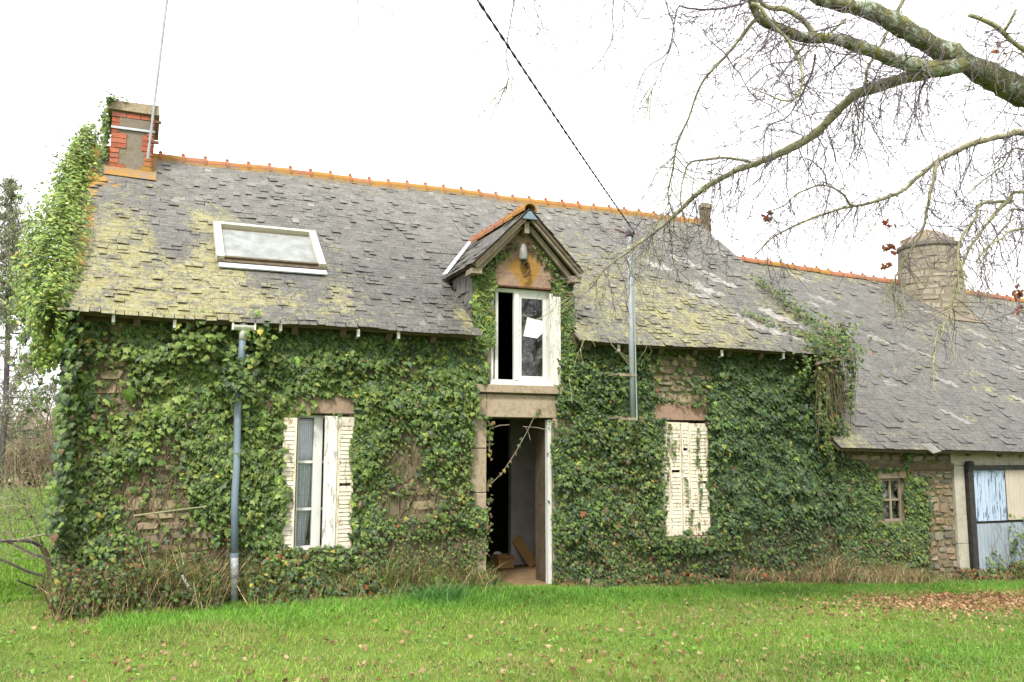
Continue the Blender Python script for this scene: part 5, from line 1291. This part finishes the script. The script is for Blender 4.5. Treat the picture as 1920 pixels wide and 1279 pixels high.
def twig(p, d, L, r, depth=0):
    m = max(4, int(L / .06)); P = [np.array(p)]; d = np.array(d, float); wob = rng.normal(0, .16, (m, 3)); kids = []
    for i in range(m):
        d = norm(d + wob[i] + np.array([0, 0, -.03 if depth == 0 else -.01])); P.append(P[-1] + d * (L / m))
        if depth < 2 and i > 0 and rng.random() < (.42 if depth == 0 else .3): kids.append((P[-1].copy(), d.copy(), i / m))
    P = np.array(P); TW.append((P, np.linspace(r, max(r * .38, .0014), len(P))))
    for kp, kd, f in kids:
        sd = norm(np.cross(kd, rng.normal(0, 1, 3))); twig(kp, norm(kd * .7 + sd * rng.uniform(.5, 1.0)), L * rng.uniform(.2, .5) * (1 - .4 * f), r * .62, depth + 1)
for k, q in enumerate(SPAWN):
    inside = q[:, 0] < 4.4
    Ltot = np.linalg.norm(np.diff(q[:, :3], axis=0), axis=1).sum()
    cnt = int(Ltot * (33 if k in (0, 1, 2, 3) else 18)) if inside.any() else 0
    idx = rng.integers(int(len(q) * .1), len(q) - 1, max(cnt, 0))
    for i in idx:
        rad = q[i, 3]
        if q[i, 0] > 4.6 or (k == 0 and rad > .05 and rng.random() < .45): continue
        d = norm(q[i + 1, :3] - q[i, :3]); sd = rng.normal(0, 1, 3); sd[2] -= .8; sd = norm(sd - d * (sd @ d))
        L_ = rng.uniform(.25, 1.05) * (1.25 if rad > .02 else .8)
        if k == 0 and q[i, 0] < 1.0: L_ *= .8
        if k == 0 and q[i, 0] < -.1 and rng.random() < .82: continue
        twig(q[i, :3], norm(sd + d * rng.uniform(.1, .9)), L_, min(rad * .6, rng.uniform(.0034, .0066)))
V, F = tubes([t[0] for t in TW], [t[1] for t in TW], 3)
link('twigs', np_mesh('twigs', V, F, M['twig']), tree, kind='stuff'); TW.clear()
# hanging sprays at the limb tips, over the roof
for k, cnt, L_ in ((2, 26, .9), (3, 12, .6), (6, 10, .6), (7, 10, .6), (8, 7, .55), (27, 5, .5), (13, 14, .6), (1, 10, .6), (20, 8, .4), (24, 8, .4)):
    q = SPAWN[k]
    for _ in range(cnt):
        i = rng.integers(int(len(q) * .72), len(q) - 1); d = norm(q[i + 1, :3] - q[i, :3])
        twig(q[i, :3], norm(d * .6 + np.array([rng.normal(0, .6), rng.normal(0, .4), -.6])), L_ * rng.uniform(.5, 1.2), rng.uniform(.0035, .006))
V, F = tubes([t[0] for t in TW], [t[1] for t in TW], 3)
link('spray_twigs', np_mesh('spray_twigs', V, F, M['limb']), tree, kind='stuff')
for c in ((1.54, -3.57, 3.89), (2.62, -4.04, 3.58), (2.55, -4.04, 3.40), (3.34, -4.76, 3.05), (3.37, -4.76, 2.91), (2.53, -4.09, 3.76), (2.14, -4.81, 5.42), (2.71, -5.23, 5.08)):
    big = 6 if c[0] in (1.54, 2.62, 3.34) else 3
    for _ in range(big):
        p = np.array(c) + rng.normal(0, .035 if big == 6 else .022, 3)
        N = ndir(1, (0, -1, .2), .8); T = ndir(1, (0, 0, -1), .6); U, T2, N2 = frames(N, T); s_ = rng.uniform(.05, .085)
        mw = Matrix([[U[0, i] * s_, T2[0, i] * s_, N2[0, i] * s_ * 2.2, p[i]] for i in range(3)] + [[0, 0, 0, 1]])
        link('leaf', single_leaf_mesh(np.array((.30, .10, .05)) * rng.uniform(.7, 1.2), LV, LF, M['dry']), tree, mw)

# ================================================================ FAR TREES ON THE LEFT
def conifer(base, H, seed):
    r_ = np.random.default_rng(seed)
    t = thing('conifer', 'tall thin grey-green conifer standing beyond the field at the left edge', 'tree', base)
    bx, by, bz = base
    MB().tube([(bx, by, bz - .3), (bx + .02, by, H * .3), (bx - .12, by - .6, H * .7), (bx - .22, by - 1.3, H)], [.15, .12, .08, .02], 10).build('trunk', M['twig'], t, smooth=True)
    Ps, Rs, LP, LN, LT, LS = [], [], [], [], [], []
    z = 2.4
    while z < H - .1:
        f = (z - 2.0) / (H - 2.0); Lb = 3.3 * (1 - f) ** .8 + .2
        tx = np.interp(z, [0, H * .3, H * .7, H], [bx, bx + .02, bx - .12, bx - .22]); ty = np.interp(z, [0, H * .3, H * .7, H], [by, by, by - .6, by - 1.3])
        for _ in range(r_.integers(3, 6) if f < .5 else r_.integers(5, 9)):
            a = r_.uniform(0, 6.28); L_ = Lb * r_.uniform(.55, 1.15); m = 9; u = np.linspace(0, 1, m)
            up = r_.uniform(.05, .5) * (1 if f < .45 else .4)
            P = np.stack([tx + np.cos(a) * L_ * u, ty + np.sin(a) * L_ * u, z + L_ * (-.25 * u + (up + .35) * u ** 2)], 1)
            Ps.append(P); Rs.append(np.linspace(.018 * (1 - f) + .008, .004, m))
            nt = int(L_ * 9) + 3
            for _ in range(nt):
                v = r_.uniform(.25 if f < .5 else .05, 1); p = np.array([np.interp(v, u, P[:, q]) for q in range(3)]); hl = r_.uniform(.12, .5) * (1.1 - .5 * f)
                if r_.random() < .5: Ps.append(np.array([p, p + (r_.normal(0, .06), r_.normal(0, .06), -hl * .6), p + (r_.normal(0, .1), r_.normal(0, .1), -hl)])); Rs.append(np.array([.006, .005, .003]))
                for _ in range(6):
                    w = r_.random(); LP.append(p + np.array([r_.normal(0, .09), r_.normal(0, .09), -hl * w])); LN.append(r_.normal(0, 1, 3)); LT.append((r_.normal(0, .5), r_.normal(0, .5), -1)); LS.append(r_.uniform(.07, .19))
        z += .2 if f > .4 else .28
    V, F = tubes(Ps, Rs, 3); link('branches', np_mesh('branches', V, F, M['twig']), t, kind='stuff')
    n = len(LP); col = np.array((.27, .28, .18)) * np.exp(r_.normal(0, .3, (n, 1))) + r_.uniform(0, .02, (n, 3))
    tv = SV * (.38, 1, 1)
    V, F = leaf_geo(np.array(LP), np.array(LN), np.array(LT), np.array(LS), tv, SF)
    link('foliage', np_mesh('foliage', V, F, M['leaf'], dict(col=np.repeat(col, len(tv), 0))), t, kind='stuff')
conifer((-9.02, 33.0, -.05), 13.4, 4)

def brush(x, y, H, Wd, seed, green, lab, grp):
    r_ = np.random.default_rng(seed); t = thing('bare_shrub', lab, 'shrub', (x, y, 0), grp)
    Ps, Rs = [], []
    for _ in range(46):
        a = r_.uniform(0, 6.28); L_ = H * r_.uniform(.55, 1.05); m = 8; u = np.linspace(0, 1, m); sp = Wd * r_.uniform(.15, 1)
        b0 = r_.normal(0, .25, 2)
        P = np.stack([x + b0[0] + np.cos(a) * sp * u ** 1.2 + r_.normal(0, .04, m), y + b0[1] + np.sin(a) * sp * u ** 1.2, -.05 + L_ * u * (1 - .12 * u)], 1); Ps.append(P); Rs.append(np.linspace(.022, .005, m))
        for _ in range(15):
            i = r_.integers(2, m - 1); d = np.array([r_.normal(0, .6), r_.normal(0, .6), r_.uniform(.1, 1.1)]); l2 = r_.uniform(.3, 1.1); mid = P[i] + d * l2 * .5 + r_.normal(0, .05, 3)
            Ps.append(np.array([P[i], mid, mid + (d + r_.normal(0, .35, 3)) * l2 * .5])); Rs.append(np.array([.010, .007, .004]))
    V, F = tubes(Ps, Rs, 3); link('stems', np_mesh('stems', V, F, M['brush']), t, kind='stuff')
    n = int(900 * green + 260); P = np.stack([x + r_.normal(0, Wd * .45, n), y + r_.normal(0, Wd * .4, n), H * np.abs(r_.normal(.38, .25, n))], 1)
    col = np.where(r_.random((n, 1)) < .25 + .6 * green, np.array((.10, .13, .045)), np.array((.23, .16, .085))) * np.exp(r_.normal(0, .3, (n, 1)))
    V, F = leaf_geo(P, r_.normal(0, 1, (n, 3)), r_.normal(0, 1, (n, 3)), r_.uniform(.05, .12, n), SV, SF)
    link('leaves', np_mesh('leaves', V, F, M['leaf'], dict(col=np.repeat(col, len(SV), 0))), t, kind='stuff')
M['brush'] = mottled('bare_brush', (.25, .19, .135), (.40, .32, .235), 2, .9)
k = 0
for (x, y, H, Wd, gr) in ((-11.6, 41, 4.2, 1.3, .1), (-10.4, 42, 4.6, 1.5, .0), (-9.5, 40.5, 3.7, 1.2, .25), (-8.9, 43, 4.9, 1.5, .1), (-8.2, 41, 4.0, 1.2, .5), (-7.4, 42, 4.8, 1.5, .55), (-6.8, 40.5, 3.9, 1.2, .6), (-12.8, 42, 4.9, 1.5, .1), (-5.8, 42, 4.6, 1.4, .4), (-9.9, 45, 5.2, 1.7, .1), (-8.0, 45.5, 5.4, 1.7, .2), (-14.2, 42, 4.4, 1.5, .2), (-11.4, 45, 5.0, 1.7, .0)):
    brush(x, y, H, Wd, 100 + k, gr, 'bare brown scrub bush in the overgrown hedge beyond the left field', 'scrub bushes beyond the field'); k += 1
n = 5200; hx = rng.uniform(-40, 30, n); P = np.stack([hx, 39.6 + rng.normal(0, .5, n) + .6 * fnoise(hx * .4, hx * 0, 1), np.abs(rng.normal(0, .42, n))], 1)
col = np.where(rng.random((n, 1)) < .35, np.array((.11, .13, .05)), np.array((.27, .17, .11))) * np.exp(rng.normal(0, .3, (n, 1)))
V, F = leaf_geo(P, rng.normal(0, 1, (n, 3)) + (0, -.5, .5), rng.normal(0, 1, (n, 3)), rng.uniform(.12, .32, n), SV, SF)
tag(link('undergrowth', np_mesh('far_bramble', V, F, M['leaf'], dict(col=np.repeat(col, len(SV), 0))), kind='stuff'), 'low brown bramble bank along the far edge of the field', 'undergrowth')
# a far wood beyond, one mass
n = 16000; hx = rng.uniform(-150, 170, n); P = np.stack([hx, 95 + rng.normal(0, 4, n), rng.uniform(0, 1, n) * (4.5 + 3.0 * fnoise(hx * .06, hx * 0, 2))], 1)
col = np.array((.20, .17, .13)) * np.exp(rng.normal(0, .25, (n, 1))) * np.ones((n, 3))
V, F = leaf_geo(P, rng.normal(0, 1, (n, 3)) + (0, -.8, .3), rng.normal(0, 1, (n, 3)), rng.uniform(.5, 1.2, n), SV, SF)
tag(link('woods', np_mesh('woods', V, F, M['dry'], dict(col=np.repeat(col, len(SV), 0))), kind='stuff'), 'far brownish bare wood on the skyline beyond the field', 'woods')

# ================================================================ BARE SHRUB BY THE LEFT CORNER
bs = thing('bare_shrub', 'twisted dark-stemmed bare shrub beside the left corner of the cottage', 'shrub', (-4.95, 1.2, 0))
def rel(px, py): return (-4.92 + (px - 105) / 149.0, 1.25, (1102 - py) / 149.0)
def stem_line(pts, r0, r1, dy=0.0):
    P = np.array([rel(*p) for p in pts]); P[:, 1] += np.linspace(0, dy, len(P)); q = smooth_line(np.column_stack([P, np.linspace(r0, r1, len(P))]), .04); return q
g = MB()
for pts, a, b, dy in (([(85, 1112), (100, 1108), (118, 1088), (121, 1065), (115, 1040), (106, 1022)], .055, .03, 0), ([(104, 1110), (116, 1100), (122, 1080)], .05, .035, .05), ([(95, 1105), (108, 1085), (112, 1062)], .03, .02, -.08)):
    q = stem_line(pts, a, b, dy); q[:, 3] *= 1 + .5 * (fnoise(np.arange(len(q)) * .6, np.arange(len(q)) * 0, 3) - .5); g.tube(q[:, :3], q[:, 3], 9)
g.build('trunk', M['darkwood'], bs, smooth=True)
for pts, a, b, dy in (([(106, 1022), (90, 1010), (55, 1006), (20, 1010), (-20, 1000), (-60, 985)], .024, .010, -.5), ([(112, 1040), (85, 1030), (50, 1012), (15, 1000), (-30, 985)], .018, .007, .4), ([(108, 1068), (85, 1058), (55, 1040), (25, 1028), (-25, 1014)], .018, .007, -.3),
                      ([(115, 1035), (118, 1000), (122, 960), (120, 900)], .01, .004, .2), ([(106, 1020), (95, 985), (75, 945), (58, 910), (40, 880)], .013, .004, -.3), ([(60, 1006), (50, 960), (56, 920), (52, 860), (55, 830)], .010, .003, .3), ([(40, 1008), (90, 1000), (150, 982), (215, 966), (300, 952), (345, 944)], .013, .006, -1.9),
                      ([(122, 1042), (150, 1040), (190, 1050), (230, 1075)], .012, .006, -1.6), ([(20, 1010), (8, 960), (-10, 900)], .008, .003, 0), ([(100, 1088), (75, 1068)], .012, .008, -.3)):
    q = stem_line(pts, a, b, dy); MB().tube(q[:, :3], q[:, 3], 6).build('branch', M['limb' if b < .007 else 'twig'], bs)
TW.clear()
for _ in range(170):
    p = np.array(rel(rng.uniform(-30, 115), rng.uniform(930, 1040))) + (0, rng.normal(0, .35), 0)
    twig(p, norm(np.array([rng.normal(-.15, .6), rng.normal(0, .4), rng.uniform(.1, 1)])), rng.uniform(.3, 1.1), rng.uniform(.0028, .005), 1)
V, F = tubes([t[0] for t in TW], [t[1] for t in TW], 3); link('twigs', np_mesh('twigs', V, F, M['limb']), bs, kind='stuff')

# ================================================================ UNDERGROWTH ALONG THE WALLS
def blades(x, y, z0, h, w, lean, az, cols, name, mat='grass'):
    n = len(x); up = np.array([0, 0, 1.]); d = np.stack([np.cos(az), np.sin(az), np.zeros(n)], 1); sd = np.stack([-np.sin(az), np.cos(az), np.zeros(n)], 1)
    tw = rng.uniform(0, np.pi, n)[:, None]; wd = sd * np.cos(tw) + d * np.sin(tw)
    B = np.stack([x, y, z0], 1); h = h[:, None]; w = w[:, None]; lean = lean[:, None]
    P1 = B + up * h * .55 + d * h * lean * .35; P2 = B + up * h * (1 - .35 * lean) + d * h * lean
    V = np.stack([B - wd * w * .5, B + wd * w * .5, P1 - wd * w * .38, P1 + wd * w * .38, P2], 1)
    F4 = np.array([[0, 1, 3, 2]])[None] + (np.arange(n) * 5)[:, None, None]; F3 = np.array([[2, 3, 4]])[None] + (np.arange(n) * 5)[:, None, None]
    return V.reshape(-1, 3), [F4.reshape(-1, 4), F3.reshape(-1, 3)], np.repeat(cols, 5, 0)
def bank(x0, x1, hf, n_b, n_l, lab, depth=.45, tan=.5, leafw=(.3, 1, .8, .5, .05, .5, .1)):
    x = rng.uniform(x0, x1, n_b); y = -.03 - np.abs(rng.normal(0, depth * .5, n_b))
    kp = ~((np.abs(x + 2.97) < .14) & (y < -.15)); x, y = x[kp], y[kp]; n_b = len(x); hh = hf(x) * rng.uniform(.45, 1.25, n_b) * (1 - .5 * np.clip(-y / depth / 1.6, 0, 1))
    T_ = rng.random((n_b, 1)); c = np.where(T_ < tan, np.array((.40, .31, .17)), np.where(T_ < tan + .18, np.array((.15, .085, .04)), np.array((.10, .16, .03)))) * np.exp(rng.normal(0, .3, (n_b, 1)))
    V, F, Cc = blades(x, y, gz(x, y) - .02, hh, rng.uniform(.004, .010, n_b), rng.uniform(.2, 1.3, n_b), rng.uniform(0, 6.28, n_b), c, 'dry')
    o = tag(link('undergrowth', np_mesh('undergrowth', V, F, M['dry'], dict(col=Cc)), kind='stuff'), lab, 'undergrowth')
    n = n_l; x = rng.uniform(x0, x1, n); k = np.clip(fnoise(x * 1.6, x * 0, 12) * 2 - .3, .1, 1); y = -.06 - np.abs(rng.normal(0, depth * .45, n)); z = gz(x, y) + hf(x) * rng.beta(1.1, 1.5, n) * k * (1 - .45 * np.clip(-y / depth / 1.5, 0, 1))
    kp = ~((np.abs(x + 2.97) < .14) & (y < -.12)); x, y, z = x[kp], y[kp], z[kp]; n = len(x)
    V, F = leaf_geo(np.stack([x, y, z], 1), ndir(n, (0, -.8, .8), .5), ndir(n, (0, -.4, -.7), .7), rng.uniform(.035, .085, n), SV, SF)
    link('bramble_leaves', np_mesh('bramble_leaves', V, F, M['leaf'], dict(col=np.repeat(wallcols(n, leafw), len(SV), 0))), o, kind='stuff')
bank(-4.68, -2.55, lambda x: .72 + .12 * np.sin(x * 3), 4200, 4600, 'dry grass and bramble tangle under the left end of the front wall', .5, .42)
bank(-2.55, -.02, lambda x: .56 + .1 * np.sin(x * 4), 2200, 5200, 'bramble and dry stems under the shuttered left window', .42, .34, (.5, 1.2, .8, .6, .05, .35, .12))
bank(.92, 3.6, lambda x: .20 + .06 * np.sin(x * 3), 1500, 1500, 'low ivy and rusty leaves at the wall foot right of the doorway', .36, .4, (.3, 1, .7, .4, .02, .7, .5))
bank(3.6, 6.9, lambda x: .34 + .34 * gauss(x, 5.15, .4) + .12 * gauss(x, 6.3, .3), 4200, 1500, 'dry tan stalks at the wall foot where cottage and barn meet', .36, .72, (.2, .8, .7, .4, .02, .8, .3))
bank(6.9, 10.2, lambda x: .24 + .16 * gauss(x, 8.9, .4), 1800, 1500, 'rusty bramble along the foot of the barn wall and metal door', .34, .4, (.4, .9, .6, .3, .02, .9, .5))
# tan stalks clinging higher up the wall
# ================================================================ LAWN
def in_view(x, y, m=1.06):
    P = np.stack([x, y, gz(x, y)], 1) - CAMP; fw_ = np.array(cam.matrix_basis.to_3x3() @ Vector((0, 0, -1))); rt = np.array(cam.matrix_basis.to_3x3() @ Vector((1, 0, 0)))
    z = P @ fw_; return (z > .5) & (np.abs(P @ rt) < z * .571 * m + .35)
n = 620000
x = rng.uniform(-9.0, 12.5, n); y = rng.uniform(-7.2, .9, n)
k = in_view(x, y) & ((y < -.02) | (x < -4.85)); x, y = x[k], y[k]
f = fnoise(x * .55, y * .8, 201); f2 = fnoise(x * 2.4, y * 2.4, 202); lush = gauss(y, -1.0, .75) * (x > -4.2) + .7 * gauss(x, 2.6, 2.2) * gauss(y, -4.6, 1.0) + .5 * gauss(x, -.2, .8) * gauss(y, -.8, .6)
patch = 1.25 * gauss(x, 6.5, 1.9) * gauss(y, -1.9, .55) + .9 * gauss(x, 4.6, 1.0) * gauss(y, -2.2, .35)
k = rng.random(len(x)) < np.clip(.32 + 1.0 * (f2 - .25) + .5 * lush - .75 * patch, .08, 1)
x, y, f, f2, lush, patch = [v[k] for v in (x, y, f, f2, lush, patch)]; n = len(x)
h = (.025 + .04 * f2 + .055 * lush + .025 * rng.random(n)) * rng.uniform(.6, 1.3, n); h += .05 * gauss(x, .42, .55) * gauss(y, -.85, .3) * rng.random(n); h *= 1 - .3 * gauss(y, -.1, .3) * (x > -.2)
dry = rng.random(n) < np.clip(.16 + .95 * (fnoise(x * .9, y * 1.5, 203) - .38) - .35 * lush + .3 * patch, .02, .6)
c = np.array((.175, .285, .033)) * (.45 + 1.15 * f[:, None]) * np.ones((n, 3)); c = c * (1 - .35 * np.clip(lush, 0, 1)[:, None] * np.array((1, .35, .6))) + .02 * rng.random((n, 1))
c = np.where(dry[:, None], np.array((.31, .27, .11)), c) * np.exp(rng.normal(0, .22, (n, 1)))
V, F, Cc = blades(x, y, gz(x, y) - .012, h, rng.uniform(.004, .008, n), rng.uniform(.2, 1.3, n), rng.uniform(0, 6.28, n), c, 'grass')
tag(link('grass', np_mesh('grass', V, F, M['grass'], dict(col=Cc)), kind='stuff'), 'short green winter lawn in front of the cottage', 'grass')
n = 90000; x = rng.uniform(-14, -4.7, n); y = .9 + 39 * rng.random(n) ** 1.6; k = in_view(x, y, 1.15); x, y = x[k], y[k]; n = len(x)
d = y + 10; f = fnoise(x * .5, y * .3, 205)
c = np.array((.14, .28, .025)) * (.8 + .5 * f[:, None]) * np.exp(rng.normal(0, .18, (n, 1))); c = np.where(rng.random((n, 1)) < .08, np.array((.28, .26, .10)), c)
V, F, Cc = blades(x, y, gz(x, y) - .012, rng.uniform(.05, .11, n) * (1 + .2 * (y < 3)), .0009 * d + .002, rng.uniform(.15, 1, n), rng.uniform(0, 6.28, n), c, 'grass')
tag(link('grass', np_mesh('field_grass', V, F, M['grass'], dict(col=Cc)), kind='stuff'), 'bright green field grass stretching back past the left gable', 'grass')
# one darker, bluer tuft
gt = thing('grass_tuft', 'tall blue-green grass tuft standing left of the doorway', 'grass tuft', (-.95, -1.0, 0))
n = 520; x = -.9 + rng.normal(0, .16, n); y = -1.0 + rng.normal(0, .13, n)
V, F, Cc = blades(x, y, gz(x, y) - .01, rng.uniform(.12, .32, n), rng.uniform(.006, .011, n), rng.uniform(.2, 1.2, n), rng.uniform(0, 6.28, n), np.array((.075, .19, .045)) * np.exp(rng.normal(0, .25, (n, 1))), 'g')
link('blades', np_mesh('blades', V, F, M['grass'], dict(col=Cc)), gt, kind='stuff')

# small broad-leaved weeds in the lawn
n = 9000; x = rng.uniform(-6, 9, n); y = rng.uniform(-6.4, -.3, n); k = in_view(x, y) & (rng.random(n) < np.clip(fnoise(x * 1.1, y * 1.6, 401) * 3 - 1.2, .04, 1)); x, y = x[k], y[k]; n = len(x)
V, F = leaf_geo(np.stack([x, y, gz(x, y) + rng.uniform(.015, .05, n)], 1), ndir(n, (0, -.2, 1), .35), ndir(n, (0, 0, 0), 1), rng.uniform(.02, .055, n), SV, SF)
tag(link('lawn_weeds', np_mesh('lawn_weeds', V, F, M['leaf'], dict(col=np.repeat(np.array((.10, .20, .03)) * np.exp(rng.normal(0, .3, (n, 1))), len(SV), 0))), kind='stuff'), 'small round-leaved weeds growing among the lawn grass', 'weeds')
# fallen leaves
n = 22000; x = rng.uniform(-7, 11, n); y = rng.uniform(-6.6, -.1, n); k = in_view(x, y)
x, y = x[k], y[k]
p = .05 + .55 * np.clip(fnoise(x * .8, y * 1.3, 301) - .42, 0, 1) + 1.4 * gauss(x, 6.8, 1.9) * gauss(y, -1.95, .55) + .9 * gauss(x, 4.6, 1.1) * gauss(y, -2.25, .35) + .35 * gauss(y, -3.9, .8) * gauss(x, 0, 3.4) * (fnoise(x * 1.5, y * 2, 302) > .45) + .8 * gauss(y, -.4, .22) * (x > .9) * (x < 4.5) * fnoise(x * 2, y, 7)
k = rng.random(len(x)) < p; x, y = x[k], y[k]
ex = rng.normal(6.7, 1.8, 5200), rng.normal(-2.0, .58, 5200); k = ex[1] < -.15; x = np.r_[x, ex[0][k], rng.uniform(-.05, .9, 60)]; y = np.r_[y, ex[1][k], rng.uniform(-.9, -.05, 60)]
n = len(x); pal = np.array([(.27, .17, .085), (.33, .22, .115), (.20, .105, .05), (.36, .26, .15), (.14, .08, .04)]); c = pal[rng.integers(0, 5, n)] * np.exp(rng.normal(0, .15, (n, 1))); c = np.where(((x > 4.2) & (y > -3.6))[:, None], c * (1.35, 1.22, 1.25), c)
tv = LV.copy(); tv[:, 2] *= 2.4
V, F = leaf_geo(np.stack([x, y, gz(x, y) + rng.uniform(.006, .045, n)], 1), ndir(n, (0, -.25, 1), .5), ndir(n, (0, 0, 0), 1), rng.uniform(.018, .055, n), tv, LF)
tag(link('fallen_leaves', np_mesh('fallen_leaves', V, F, M['dry'], dict(col=np.repeat(c, len(tv), 0))), kind='stuff'), 'brown fallen leaves scattered over the lawn, thickest before the barn', 'fallen leaves')
# rusty leaves caught on the right window sill
n = 40; P = np.stack([rng.uniform(2.9, 3.55, n), rng.uniform(-.08, .0, n), np.full(n, .515) + rng.uniform(0, .03, n)], 1)
V, F = leaf_geo(P, ndir(n, (0, -.5, 1), .5), ndir(n, (0, 0, 0), 1), rng.uniform(.04, .07, n), LV, LF)
tag(link('leaf_litter', np_mesh('leaf_litter', V, F, M['dry'], dict(col=np.tile((.33, .10, .04), (len(V), 1)))), kind='stuff'), 'rusty leaf litter lying on the sill under the closed shutters', 'leaf litter')
